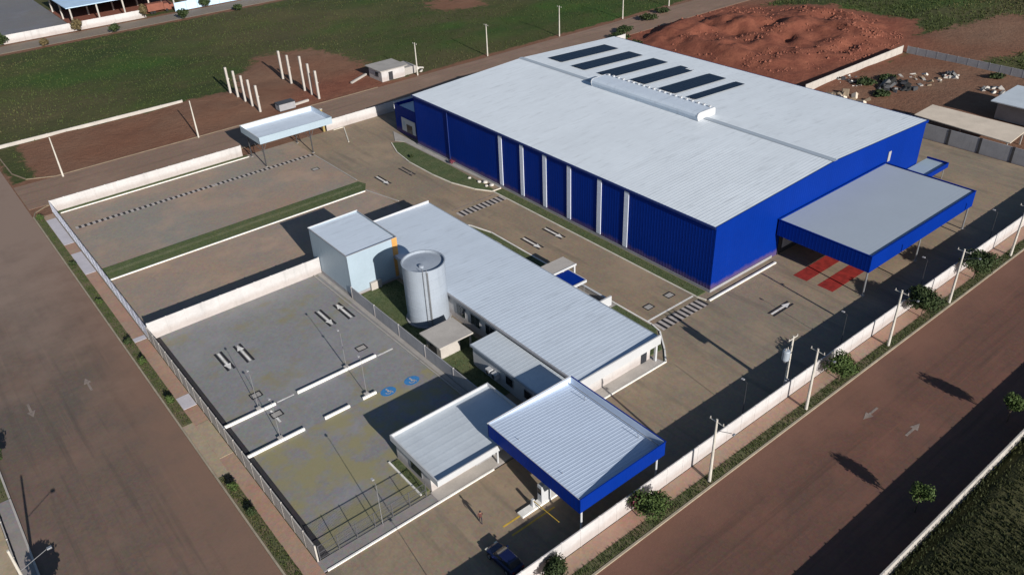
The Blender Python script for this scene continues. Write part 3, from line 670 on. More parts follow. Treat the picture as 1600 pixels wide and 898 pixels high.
# ------------------------------------------------------------------ office range and its outbuildings
OX0, OX1, OY0, OY1 = 51.2, 65.2, 54.0, 106.0
of = thing('office_building', 'long low white office with pale ribbed roof in the middle yard', 'building', (OX0, OY0, 0))
part(bx(OX0+.35, OY0+1.2, .1, OX1-.5, OY1-.3, 3.65), 'wall', 'white_wall', of)
part(roof_sheet(OX0, OX1, 4.15, 3.85, OY0+.2, OY1, .62, .010), 'roof', 'roof_low', of)
part(bx(OX0-.05, OY0, 2.95, OX1+.05, OY0+.18, 4.32), 'front_fascia', 'white', of)
part(bx(OX0-.02, OY1+.01, 3.3, OX1+.02, OY1+.15, 4.3), 'back_fascia', 'white', of)
part(bx(OX0-.18, OY0+.19, 3.8, OX0-.01, OY1, 4.12), 'gutter', 'concrete_grey', of)
part(bx(OX1+.01, OY0+.19, 3.55, OX1+.18, OY1, 3.86), 'gutter', 'galv', of)
for y in (96.5, 91.6, 78.2, 74.9, 71.6):
    wn = part(bx(OX0+.26, y-1.0, 1.3, OX0+.345, y+1.0, 2.9), 'window', 'steel', of)
    for s in (-.5, .5): part(bx(OX0+.23, y+s-.44, 1.38, OX0+.255, y+s+.44, 2.82), 'pane', 'glass', wn, of)
for x in (51.5, 64.9): part(bx(x-.15, OY0+.3, .18, x+.15, OY0+.6, 3.7), 'column', 'white', of)
part(bx(63.0, OY0+1.1, .2, 64.0, OY0+1.19, 2.4), 'door', 'glass', of)
# entrance portal on the yard side
po = thing('entrance_portal', 'white boxy entrance portal on the yard side of the office', 'portal', (66, 75.6, 0))
part(bx(65.6, 75.5, 2.9, 70.6, 78.3, 3.15), 'roof', 'concrete_light', po)
for x, y in ((70.4, 75.65), (70.4, 78.15), (67.7, 75.65)): part(bx(x-.14, y-.14, .15, x+.14, y+.14, 2.899), 'leg', 'white', po)
part(bx(65.7, 75.4, 2.86, 70.65, 75.499, 3.2), 'front_edge', 'white', po)
aw = thing('blue_awning', 'small bright blue awning beside the white entrance portal', 'awning', (66, 71.4, 0))
mb = MB(); mb.prism(rect(65.5, 71.5, 68.8, 75.2), 2.75, 2.95); part(mb, 'top', 'blue', aw)
part(bx(65.5, 71.3, 2.6, 68.85, 71.49, 3.0), 'front_edge', 'white', aw); part(bx(68.81, 71.5, 2.6, 68.95, 75.2, 2.94), 'side_edge', 'white', aw)
for y in (71.6, 75.0): part(MB().tube((68.6, y, .15), (68.6, y, 2.75), .05), 'post', 'steel', aw)
rl = thing('ramp_wall', 'low pale ramp wall between the blue awning and the kerb', 'wall', (69.8, 67.4, 0))
part(bx(69.5, 67.6, .1, 69.75, 73.6, 1.0), 'side_wall', 'concrete_light', rl); part(bx(69.45, 67.55, 1.003, 69.8, 73.65, 1.1), 'coping', 'white', rl)
part(bx(67.7, 67.3, .1, 69.9, 67.55, 1.7), 'end_wall', 'white', rl)
for k, (x, y) in enumerate(((68.6, 92.4), (68.2, 62.2))):
    pd = MB().bevbox(x-.7, y-.7, .1, x+.7, y+.7, .3).build('paving_pad', 'concrete_light'); tag(pd, ('square pale slab in the grass bed behind the office near the crossing', 'square pale slab in the grass bed at the near end of the office')[k], 'slab')
# tall pale box
bb = thing('service_block', 'tall pale blue windowless box beside the steel tank', 'building', (43.3, 94.4, 0))
BX0, BX1, BY0, BY1, BZ = 43.4, 51.9, 94.5, 106.2, 7.0
part(bx(BX0+.06, BY0+.06, .1, BX1-.06, BY1-.06, BZ-.2), 'core', 'pale_blue', bb)
part(wall_sheet((BX0, BY1), (BX0, BY0), .5, BZ, 1.0, .008, .05, (-1, 0)), 'left_wall', 'pale_blue', bb)
part(wall_sheet((BX0, BY0), (BX1-.9, BY0), .5, BZ, 1.0, .008, .05, (0, -1)), 'front_wall', 'pale_blue', bb)
part(wall_sheet((BX1, BY0), (BX1, BY1), .5, BZ, 1.0, .008, .05, (1, 0)), 'right_wall', 'pale_blue', bb)
part(wall_sheet((BX1, BY1), (BX0, BY1), .5, BZ, 1.0, .008, .05, (0, 1)), 'back_wall', 'pale_blue', bb)
part(bx(BX1-.9, BY0-.04, .5, BX1-.02, BY0+.05, BZ), 'orange_panel', 'orange', bb)
part(bx(BX0-.03, BY0-.03, .1, BX1+.03, BY1+.03, .5), 'plinth', 'concrete_grey', bb)
part(roof_sheet(BX0+.1, BX1-.1, BZ-.12, BZ-.18, BY0+.1, BY1-.1, .62, .012), 'roof', 'roof_low', bb)
cp = MB(); cp.box(BX0-.07, BY0-.07, BZ+.003, BX1+.07, BY0+.08, BZ+.06); cp.box(BX0-.07, BY0+.083, BZ+.003, BX0+.08, BY1-.08, BZ+.06); cp.box(BX1-.08, BY0+.083, BZ+.003, BX1+.07, BY1-.08, BZ+.06)
part(cp, 'coping', 'concrete_grey', bb); part(bx(BX0-.07, BY1-.078, BZ+.003, BX1+.07, BY1+.07, BZ+.16), 'back_coping', 'white', bb)
part(bx(46.4, 94.0, .1, 48.2, 94.45, 1.4), 'meter_cabinet', 'concrete_light', bb)
# steel tank
tk = thing('water_tank', 'tall grey cylindrical steel water tank beside the pale box', 'tank', (49.0, 82.7, .1))
mb = MB(); mb.smooth = False
prof = [(2.93, .0)]
for k in range(6): z0 = .25+k*1.46; prof += [(2.95, z0), (2.95, z0+1.40), (2.915, z0+1.42), (2.915, z0+1.45)]
prof += [(2.95, 9.02)]; mb.lathe(prof, 56); sh = mb.build('shell', 'galv', tk)
MB().lathe([(2.95, 9.0), (3.03, 9.0), (3.03, 9.12), (2.86, 9.12), (2.86, 8.72)], 56).build('rim', 'galv', tk)
MB().lathe([(2.87, 8.74), (1.5, 8.84), (0.01, 8.93)], 56).build('roof', 'galv', tk)
MB().lathe([(3.2, 0), (3.2, .24), (2.9, .25)], 56).build('foundation', 'concrete_grey', tk)
la = bpy.data.objects.new('ladder', None)
mb = MB(); an_ = R(240); lx, ly = 3.12*math.cos(an_), 3.12*math.sin(an_); tx, ty = -math.sin(an_)*.24, math.cos(an_)*.24
for s in (-1, 1): mb.tube((lx+s*tx, ly+s*ty, .5), (lx+s*tx, ly+s*ty, 9.6), .035, n=6)
for k in range(28): mb.tube((lx-tx, ly-ty, .8+k*.31), (lx+tx, ly+ty, .8+k*.31), .018, n=5)
mb.build('ladder', 'steel', tk)
mb = MB(); a2 = R(247); mb.tube((3.05*math.cos(a2), 3.05*math.sin(a2), .3), (3.05*math.cos(a2), 3.05*math.sin(a2), 8.9), .07, n=8); mb.build('feed_pipe', 'steel', tk)
MB().lathe([(.01, 9.2), (.35, 9.15), (.35, 8.8)], 16, -.9, -.9).build('hatch', 'galv', tk)
# pump shed
ps = thing('pump_shed', 'small grey shed with flat white roof at the foot of the tank', 'shed', (44.2, 72.6, 0))
part(bx(44.5, 73.2, .1, 47.6, 76.6, 2.4), 'wall', 'concrete_light', ps); part(bx(43.9, 72.4, 2.42, 49.3, 77.1, 2.62), 'roof', 'concrete_light', ps)
part(bx(44.42, 74.0, .3, 44.49, 75.6, 2.2), 'door', 'dark_steel', ps)
for x, y in ((49.0, 72.8), (49.0, 76.8)): part(bx(x-.1, y-.1, .1, x+.1, y+.1, 2.419), 'post', 'concrete_light', ps)
og = thing('gas_cylinder_rack', 'orange upright cylinders standing between the shed and white annex', 'cylinders', (49.6, 71.2, .1))
for k in range(3): MB().lathe([(.2, 0), (.2, 1.3), (.12, 1.5), (.06, 1.55), (.06, 1.7), (.005, 1.7)], 12, k*.48, (k % 2)*.1).build('cylinder', 'orange', og)
# long white annex
ax_ = thing('white_annex', 'narrow white flat-roofed annex between the office and the guardhouse', 'building', (47, 55.2, 0))
part(bx(47.05, 55.3, .1, 51.0, 69.5, 3.3), 'wall', 'white', ax_); part(roof_sheet(46.9, 51.1, 3.4, 3.5, 55.2, 69.65, .62, .007), 'roof', 'tan_roof' if False else 'roof_guard', ax_)
part(bx(46.75, 55.2, 3.15, 46.89, 69.65, 3.45), 'gutter', 'galv', ax_)
for y in (58.5, 62.0): 
    wn = part(bx(46.96, y-.7, 1.2, 47.04, y+.7, 2.5), 'window', 'steel', ax_); part(bx(46.93, y-.62, 1.28, 46.955, y+.62, 2.42), 'pane', 'glass', wn, ax_)
for k, y in enumerate((65.6, 64.4)):
    ac = part(bx(46.3, y-.4, 1.2, 46.99, y+.4, 1.95), 'air_conditioner', 'white', ax_)
    part(MB().tube((46.29, y, 1.57), (46.25, y, 1.57), .28, n=16), 'fan_grille', 'dark_steel', ac, ax_)
# guardhouse
gh = thing('guardhouse', 'white flat-roofed guardhouse by the front gate of the parking lot', 'building', (30, 52.5, 0))
GX0, GX1, GY0, GY1, GZt = 30.0, 43.7, 52.7, 62.0, 3.55
part(bx(30.4, 54.8, .1, 43.2, 61.6, 3.0), 'wall', 'white_wall', gh)
part(roof_sheet(GX0+.15, GX1-.15, 3.1, 3.15, GY0+.15, GY1-.15, 1.1, .006), 'roof', 'roof_guard', gh)
part(bx(GX0, GY0, 2.75, GX1, GY0+.14, GZt), 'front_fascia', 'white', gh); part(bx(GX0, GY1-.14, 2.75, GX1, GY1, GZt), 'back_fascia', 'white', gh)
part(bx(GX0, GY0+.143, 2.75, GX0+.14, GY1-.143, GZt), 'left_fascia', 'white', gh); part(bx(GX1-.14, GY0+.143, 2.75, GX1, GY1-.143, GZt), 'right_fascia', 'white', gh)
part(bx(GX0+.15, GY0+.15, 2.76, GX1-.15, GY1-.15, 2.84), 'soffit', 'white', gh)
part(bx(36.2, 54.7, .2, 40.4, 54.79, 2.5), 'shutter', 'concrete_grey', gh)
part(bx(31.4, 54.72, .9, 34.0, 54.79, 2.2), 'window', 'glass', gh)
wn = part(bx(30.32, 56.4, .9, 30.39, 58.6, 2.2), 'window', 'steel', gh); part(bx(30.29, 56.5, 1.0, 30.315, 58.5, 2.1), 'pane', 'glass', wn, gh)
part(MB().prism([(30.2, 53.2), (43.2, 53.2), (43.2, 54.79), (30.2, 54.79)], .1, .2), 'step', 'concrete_light', gh)
# ticket island under the gate canopy
ti = thing('gate_island', 'pale kerbed island with slim barrier posts under the blue gate canopy', 'island', (36.8, 45, .1))
MB().bevbox(-1.4, .6, 0, 3.4, 1.5, .22).build('kerb_island', 'kerb_white', ti)
MB().bevbox(1.3, .75, .22, 2.6, 1.4, 2.5).build('booth', 'white', ti); MB().box(1.28, .8, 1.3, 1.299, 1.35, 2.1).build('window', 'glass', ti)
MB().bevbox(.2, .9, .22, .5, 1.2, 1.25).build('barrier_post', 'white', ti); MB().tube((.35, .89, 1.1), (.35, -3.0, 1.3), .045).build('barrier_arm', 'paint_yellow', ti)

# ------------------------------------------------------------------ perimeter walls and fences
def panel_wall(name, label, p0, p1, h, seg=2.5, mat='white_wall', post_mat='white_wall', th=.12, z=.05, post=.2, proud=.02, capmat=None):
    L = math.hypot(p1[0]-p0[0], p1[1]-p0[1]); n = max(1, round(L/seg)); s = L/n
    t = thing(name, label, 'wall', (p0[0], p0[1], z), math.atan2(p1[1]-p0[1], p1[0]-p0[0]))
    pm_ = MB().box(post/2+.003, -th/2, 0, s-post/2-.003, th/2, h).mesh('wall_panel', mat)
    qm = MB().bevbox(-post/2, -th/2-proud, 0, post/2, th/2+proud, h+.06, .03).mesh('post', post_mat)
    for k in range(n+1):
        inst('post', qm, t, (k*s, 0, 0))
        if k < n: inst('wall_panel', pm_, t, (k*s, 0, 0))
    return t
panel_wall('perimeter_wall', 'long white panel wall along the pavement of the right hand road', (20, 39.2), (200, 39.2), 2.4)
panel_wall('perimeter_wall', 'white panel wall along the back street behind the yard', (16.8, 157.05), (53.2, 157.05), 2.35)
panel_wall('perimeter_wall', 'white panel wall running from the back gate behind the warehouse', (72.8, 157.05), (165, 157.05), 2.35)
panel_wall('perimeter_wall', 'white cross wall between the parking lot and the back yard', (17.0, 104.1), (43.2, 104.1), 2.75)
panel_wall('perimeter_wall', 'pale grey wall along the pavement of the left street', (16.75, 54.7), (16.75, 103.9), 2.3, 2.5, 'concrete_light', 'concrete_light')
panel_wall('inner_wall', 'low grey panel wall between the parking lot and the steel tank', (43.25, 62.2), (43.25, 94.2), 1.95, 6.4, 'concrete_grey', 'white_wall', .12, .1, .22, .03)
panel_wall('opposite_wall', 'thin pale topped wall across the road at bottom right', (-20, 17.7), (230, 17.7), 2.35, 2.5, 'concrete_light', 'concrete_light', .16)
panel_wall('neighbour_wall', 'grey concrete panel wall with dark pilasters beyond the warehouse', (157.9, 39.6), (157.9, 99.0), 3.0, 6.1, 'concrete_grey', 'dark_steel', .14, 0, .45, .05)
panel_wall('neighbour_wall', 'broken white concrete wall below the red earth mounds', (164, 99.3), (206, 99.3), 2.0, 2.6, 'concrete_light', 'concrete_light')
panel_wall('neighbour_wall', 'bluish grey block wall closing the far side of the scrap yard', (207, 98.5), (207, 45), 1.8, 2.6, 'concrete_grey', 'concrete_grey')
panel_wall('far_wall', 'white boundary wall along the far road at top left', (-10, 292.3), (78, 292.3), 2.6, 4.0, 'white_wall', 'white_wall')
panel_wall('far_wall', 'pale blue boundary wall along the far road at the top edge', (88, 292.3), (150, 292.3), 2.8, 4.0, 'shed_roof', 'pale_blue')
panel_wall('lot_wall', 'low pale half-built wall at the back of the red lot', (15.5, 198.8), (56, 198.8), .75, 5.0, 'concrete_light', 'concrete_light', .25)
panel_wall('west_wall', 'low white wall beside the bottom left pavement', (-6.45, 36), (-6.45, 84), .5, 3, 'concrete_light', 'concrete_light')
def bar_fence(name, label, p0, p1, h, seg, mat, z=.1, bar=.016, gap=.14, postr=.04, base=None):
    L = math.hypot(p1[0]-p0[0], p1[1]-p0[1]); n = max(1, round(L/seg)); s = L/n
    t = thing(name, label, 'fence', (p0[0], p0[1], z), math.atan2(p1[1]-p0[1], p1[0]-p0[0]))
    mb = MB(); k = int(s/gap)
    for i in range(1, k): mb.box(i*s/k-bar/2, -bar/2, .15, i*s/k+bar/2, bar/2, h-.03)
    for zz in (.12, h*.5, h-.06): mb.box(postr, -.025, zz, s-postr, .025, zz+.05)
    pm_ = mb.mesh('fence_panel', mat); qm = MB().box(-postr, -postr, 0, postr, postr, h+.04).mesh('post', mat)
    for i in range(n+1):
        inst('post', qm, t, (i*s, 0, 0))
        if i < n: inst('fence_panel', pm_, t, (i*s, 0, 0))
    if base: MB().box(0, -.1, 0, L, .1, base).build('base_kerb', 'concrete', t)
    return t
bar_fence('railing_fence', 'pale see-through railing fence along the left street by the back yard', (16.75, 104.4), (16.75, 156.8), 2.3, 2.5, 'fence_pale', .1, .014, .2, .04, .2)
bar_fence('gate_fence', 'dark barred sliding gate at the front edge of the parking lot', (17.0, 54.65), (29.6, 54.65), 2.0, 2.1, 'fence_dark', .14, .018, .13, .04)
yp = thing('gate_pillar', 'tall yellowish pillar at the end of the back wall by the gate', 'pillar', (72.2, 157.4, 0)); MB().bevbox(-.22, -.22, 0, .22, .22, 5.0).build('shaft', 'pillar', yp); MB().bevbox(-.3, -.3, 5.003, .3, .3, 5.15).build('cap', 'concrete_light', yp)
# raised dividers in the parking lot
dv = [(17.3, 24.0, 79.55, 'white divider kerb against the left wall, far row of the lot'), (27.0, 38.4, 79.65, 'longest white divider kerb in the middle of the parking lot'),
      (17.4, 24.6, 72.95, 'white divider kerb against the left wall, near row of the lot'), (27.3, 30.7, 73.0, 'short white divider kerb in the middle of the near row'), (32.6, 34.5, 73.1, 'shortest white divider kerb beside the blue accessible bays')]
for x0, x1, y, lb in dv:
    o = MB().bevbox(0, -.13, 0, x1-x0, .13, .34, .03).build('divider_kerb', 'kerb_white'); o.location = (x0, y, .1); tag(o, lb, 'kerb', 'divider kerbs in the parking lot')
# inspection covers
for x, y, lb in ((22.9, 82.9, 'square cover farther from the gate of the pair near the left wall'), (23.3, 77.8, 'square cover between the two divider rows near the left wall'), (37.9, 82.6, 'square cover beside the longest divider kerb'),
                 (61.2, 140.4, 'square cover in the back yard near the pale canopy'), (77.9, 63.6, 'square cover beside the warehouse kerb near the crossing'), (73.5, 63.5, 'square cover beside the office bed near the crossing')):
    t = thing('inspection_cover', 'dark framed '+lb, 'cover', (x, y, .1), 0, 'square covers in the paving')
    mb = MB()
    for a in ((-.75, -.6, .75, -.45), (-.75, .45, .75, .6), (-.75, -.447, -.6, .447), (.6, -.447, .75, .447)): mb.box(a[0], a[1], -.02, a[2], a[3], .035)
    mb.build('frame', 'paint_black', t); MB().bevbox(-.58, -.43, -.02, .58, .43, .03).build('lid', 'concrete', t)

# ------------------------------------------------------------------ poles and lamps
def lamp_pole(x, y, h, label, group, arm=(0, 1), mat='pole_grey', base=True):
    t = thing('lamp_post', label, 'lamp post', (x, y, .1), 0, group)
    MB().tube((0, 0, 0), (0, 0, h), .042, .026, 8).build('pole', mat, t)
    a = Vector((*arm, 0)).normalized()
    MB().tube((0, 0, h-.05), a*.45+Vector((0, 0, h+.1)), .025, n=6).build('arm', mat, t)
    c = a*.6+Vector((0, 0, h+.16)); hd = MB().bevbox(c.x-.13, c.y-.2, c.z-.05, c.x+.13, c.y+.2, c.z+.05).build('lamp_head', 'concrete_grey', t)
    MB().box(c.x-.1, c.y-.15, c.z-.07, c.x+.1, c.y+.15, c.z-.051).build('lens', 'lampglass', hd)
    if base: MB().bevbox(-.3, -.3, 0, .3, .3, .35).build('base', 'concrete_light', t)
    return t
lamp_pole(22.0, 79.95, 5.6, 'slim grey lamp post behind the far divider by the left wall', 'lamp posts in the parking lot')
lamp_pole(21.7, 73.35, 5.6, 'slim grey lamp post behind the near divider by the left wall', 'lamp posts in the parking lot')
lamp_pole(34.2, 80.05, 5.6, 'slim grey lamp post behind the longest divider kerb', 'lamp posts in the parking lot')
lamp_pole(33.4, 73.5, 5.6, 'slim grey lamp post on the shortest divider kerb', 'lamp posts in the parking lot')
lamp_pole(24.0, 54.35, 6.0, 'slim grey lamp post standing at the dark sliding gate', 'lamp posts in the parking lot', base=False)
for x, h, lb in ((23.2, 5.2, 'lamp post inside the front wall below the entrance yard'), (64.7, 5.0, 'dark lamp post inside the front wall nearest the gate canopy'), (85.0, 5.0, 'dark lamp post inside the front wall behind the transformer pole'), (105.0, 5.0, 'dark lamp post inside the front wall beside the loading canopy'), (126.0, 5.0, 'dark lamp post inside the front wall at the far end of the loading canopy')):
    lamp_pole(x, 40.6, h, lb, 'lamp posts along the front wall', (0, 1), 'dark_steel', False)
def util_pole(x, y, h, label, group, arm_dir=(1, 0), lamp=None, cross=True, tilt=0, lampz=-.6, lampl=1.9):
    t = thing('utility_pole', label, 'utility pole', (x, y, .05), 0, group); t.rotation_euler = (tilt, 0, 0)
    MB().tube((0, 0, -.1), (0, 0, h), .19, .11, 10).build('pole', 'pole', t)
    if cross:
        a = Vector((*arm_dir, 0))*.9; ca = MB().tube(-a+Vector((0, 0, h-.35)), a+Vector((0, 0, h-.35)), .06, n=6).build('crossarm', 'pole', t)
        for s in (-.9, 0, .9): MB().lathe([(.05, h-.3), (.07, h-.2), (.04, h-.15), (.06, h-.08), (.005, h-.05)], 8, a.x*s, a.y*s).build('insulator', 'concrete_light', ca)
    if lamp:
        d = Vector((*lamp, 0)).normalized(); e = d*lampl+Vector((0, 0, h+lampz)); MB().tube((0, 0, h+lampz-.9), e, .03, n=6).build('lamp_arm', 'pole_grey', t)
        MB().bevbox(e.x-.16+d.x*.2, e.y-.16+d.y*.2, e.z-.06, e.x+.16+d.x*.3, e.y+.16+d.y*.3, e.z+.08).build('lamp_head', 'steel', t)
    return t
G1 = 'utility poles along the right hand road'
for x, y, h, lb in ((53.7, 36.45, 8.8, 'pale concrete pole on the verge beside the gate canopy'), (71.2, 36.4, 8.9, 'pale concrete pole on the verge beside the transformer pole'), (89.6, 36.6, 8.6, 'pale concrete pole on the verge between the transformer and the loading canopy'),
                    (104.9, 36.3, 8.6, 'pale concrete pole on the verge opposite the loading canopy'), (123.8, 36.4, 8.6, 'farthest pale concrete pole on the right hand verge')):
    util_pole(x, y, h, lb, G1, (0, 1), (0, -1))
G2 = 'utility poles along the back street'
for x, y, h, lb in ((22.5, 173.2, 8.2, 'leaning pale pole at the street corner of the red lot'), (50.5, 174.0, 8.2, 'pale pole at the kerb in the middle of the red lot'), (108.4, 175.2, 8.2, 'pale pole beside the small block house'),
                    (131, 175.2, 8.4, 'pale pole behind the left end of the warehouse ridge'), (157, 175.2, 8.4, 'pale pole at the field edge above the solar panels'), (182.7, 175.2, 8.2, 'pale pole behind the far roof corner'), (203.4, 175.2, 8.2, 'farthest pale pole on the back street at the top')):
    util_pole(x, y, h, lb, G2, (0, 1), None, cross=(x > 100))
tp = util_pole(71.9, 40.0, 8.4, 'transformer pole with grey tank just inside the front wall', 'transformer pole', (1, 0))
MB().lathe([(.01, 5.3), (.42, 5.3), (.45, 5.4), (.45, 6.5), (.38, 6.65), (.01, 6.7)], 16, -.75, .1).build('transformer', 'galv', tp)
for s in (-.2, .2): MB().lathe([(.05, 6.65), (.07, 6.8), (.04, 6.9), (.06, 7.0), (.005, 7.05)], 8, -.75+s, .1).build('bushing', 'concrete_light', tp)
MB().box(-1.1, -.12, 5.1, .1, .12, 5.22).build('bracket', 'steel', tp); MB().bevbox(-.6, -.45, 1.2, 0.0, -.2, 2.3).build('meter_box', 'concrete_grey', tp)
util_pole(-5.9, 67.4, 8.0, 'street light pole on the bottom left kerb behind the round tree', 'street lights on the left street', (0, 1), (1, .05), cross=False, lampz=-2.0, lampl=2.6)

# ------------------------------------------------------------------ plants
def leaf_mesh(name, cx, cy, cz, rx, ry, rz_, n, size, mat, clumps=14, seed=0):
    g_ = np.random.default_rng(seed); C = g_.normal(size=(clumps, 3)); C /= np.linalg.norm(C, axis=1)[:, None]; C *= (.15+.5*g_.random(clumps))[:, None]
    P = []; 
    k = g_.integers(0, clumps, n); D = g_.normal(size=(n, 3)); D /= np.linalg.norm(D, axis=1)[:, None]
    rad = .46*(g_.random(n)**.4)
    P = C[k]+D*rad[:, None]; P = P*np.array([rx, ry, rz_])+np.array([cx, cy, cz])
    a = g_.normal(size=(n, 3)); a /= np.linalg.norm(a, axis=1)[:, None]; b = np.cross(a, D); b /= (np.linalg.norm(b, axis=1)[:, None]+1e-6)
    s = (size*(.6+.8*g_.random(n)))[:, None]
    V = np.stack([P-a*s, P+b*s*.6, P+a*s, P-b*s*.6], 1)
    me = bpy.data.meshes.new(name); me.vertices.add(n*4); me.vertices.foreach_set('co', V.astype(np.float32).ravel())
    me.loops.add(n*4); me.loops.foreach_set('vertex_index', np.arange(n*4, dtype=np.int32)); me.polygons.add(n); me.polygons.foreach_set('loop_start', (np.arange(n)*4).astype(np.int32))
    t = np.clip(np.repeat(.25+.35*g_.random(clumps)[k]+.4*g_.random(n), 4), 0, 1)
    me.attributes.new('tint', 'FLOAT', 'POINT').data.foreach_set('value', t.astype(np.float32)); me.materials.append(M[mat]); me.update(calc_edges=True)
    return me
_sd = [100]
def tree(name, label, x, y, h, rad, mat='leaf', group=None, trunk=True, n=1500, z=.1, cat='tree', leaf=.16):
    _sd[0] += 1; t = thing(name, label, cat, (x, y, z), 0, group); ch = h*.68 if trunk else h*.95
    cz = h-ch/2
    me = leaf_mesh('crown', 0, 0, cz, rad, rad, ch/2, n, leaf, mat, 16, _sd[0]); inst('crown', me, t)
    mb = MB(); mb.tube((0, 0, -.1), (.05, .03, h*.45), .05+.03*h/3, .05, 7)
    g_ = random.Random(_sd[0])
    for k in range(5): 
        an = k*1.26+g_.random(); mb.tube((.03, .02, h*(.25+.04*k)), (math.cos(an)*rad*.55, math.sin(an)*rad*.55, h*(.55+.06*k)), .04, .015, 5)
    mb.build('trunk', 'bark', t); return t
G3 = 'street trees on the right hand verge'
tree('street_tree', 'large dark round tree on the verge opposite the loading canopy post', 113.4, 37.0, 4.5, 3.1, 'leaf_dark', G3, n=6000, leaf=.15)
tree('street_tree', 'dense green tree on the verge second farthest along the wall', 98.8, 37.1, 4.3, 3.1, 'leaf_dark', G3, n=6000, leaf=.15)
tree('street_tree', 'bright green rounded tree on the verge right of the transformer pole', 78.8, 36.9, 3.7, 2.6, 'leaf', G3, n=5500, leaf=.13)
tree('street_tree', 'bushy green tree beside pink blossom near the gate canopy corner', 45.2, 36.95, 3.3, 2.4, 'leaf', G3, n=4500, leaf=.12)
tree('flowering_shrub', 'pinkish flowering shrub at the wall beside the bushy green tree', 44.5, 38.2, 2.8, .9, 'leaf_red', None, n=600, leaf=.12, cat='shrub')
tree('street_tree', 'dark leafy tree against the wall at the bottom edge', 32.8, 37.8, 2.7, 1.7, 'leaf_dark', G3, n=3500, leaf=.12)
G4 = 'small trees in front of the opposite wall'
tree('street_tree', 'small pale green tree in the wall shade at bottom right', 65.9, 20.2, 4.4, 1.35, 'leaf', G4, n=2200, leaf=.12)
tree('street_tree', 'rounder pale tree in the wall shade near the right edge', 86.2, 20.2, 4.3, 1.5, 'leaf', G4, n=2400, leaf=.12)
tree('street_tree', 'round dark tree on the bottom left corner kerb', -5.3, 65.6, 4.2, 1.8, 'leaf_dark', None, n=1700, leaf=.18)
tree('street_tree', 'small dark tree at the left edge of the picture', -5.2, 90.0, 3.6, 1.3, 'leaf_dark', None, n=1200)
G5 = 'bushes on the left street verge'
for x, y, h, rd, mt, lb in ((14.3, 154.4, 1.7, .8, 'leaf', 'yellow-green bush at the far corner of the left verge'), (14.3, 133.5, 1.1, .7, 'leaf_dark', 'low dark bush beside the pale pavement slabs'), (14.2, 118.6, 1.0, .6, 'leaf', 'small bush on the verge beside the green strip'), (14.2, 104.8, 1.4, .75, 'leaf_dark', 'dark bush on the verge near the end of the cross wall'),
                            (14.3, 99.0, 1.3, .6, 'leaf', 'small bush beside the white flowers on the left verge'), (14.2, 88.3, 1.6, .8, 'leaf', 'green bush on the verge just before the driveway'), (14.2, 69.2, 1.5, .75, 'leaf', 'green bush on the verge just after the driveway'), (14.3, 64.5, 1.2, .7, 'leaf_dark', 'low bush on the near end of the left verge')):
    tree('verge_bush', lb, x, y, h, rd, mt, G5, False, 520, .1, 'bush', .11)
for x, y, h, rd, mt, lb in ((34.5, 290.9, 4.2, 2.2, 'leaf_dark', 'dark bush at the wall in the far top left corner'), (56.2, 291.0, 4.4, 2.1, 'leaf_dry', 'brownish bush below the corner of the open shed'), (77.5, 291.2, 5.0, 2.2, 'leaf_dry', 'tall brownish bush at the right end of the white far wall'),
                            (44, 281.0, 2.4, 1.5, 'leaf_dry', 'small brown shrub on the near side of the far road, leftmost'), (64.6, 280.0, 3.2, 2.0, 'leaf_dark', 'dark green shrub on the near side of the far road'), (86.5, 280.5, 3.6, 2.1, 'leaf_dark', 'dark green shrub across the road from the pale blue wall'), (98, 291.0, 3.5, 2.0, 'leaf_dark', 'small dark tree in front of the pale blue wall'), (104, 277.5, 2.4, 2.0, 'leaf_dark', 'bushy shrub near the field edge at the top')):
    tree('roadside_bush', lb, x, y, h, rd, mt, 'bushes along the far road', False, 700, 0, 'bush', .3)
for x, y, lb in ((166, 160, 'dark scrub behind the left corner of the warehouse roof'), (172, 164, 'dark scrub at the foot of the red mound by the street'), (163, 152, 'low scrub between the warehouse and the red mound')):
    tree('scrub', lb, x, y, 2.0, 3.2, 'leaf_dark', 'scrub at the mound', False, 900, 0, 'scrub', .3)
for x, y, h, rd, lb in ((160, 146, 1.8, 2.6, 'dark scrub along the warehouse side of the red mound'), (186, 168, 2.2, 3.6, 'dark scrub crowning the street side of the red mound'), (196, 171, 1.6, 3.0, 'olive scrub above the red mound at the road'), (178, 92.5, 2.0, 2.6, 'dark weeds behind the pale rubble of the scrap yard'), (184, 91, 1.8, 2.4, 'dark weeds beside the dark scrap heap'), (174, 86.5, 1.2, 2.2, 'low weeds on the tan ground of the scrap yard'), (202, 74, 1.6, 2.0, 'weeds at the foot of the bluish block wall')):
    tree('scrub', lb, x, y, h, rd, 'leaf_dark', 'scrub at the mound', False, 900, 0, 'scrub', .26)
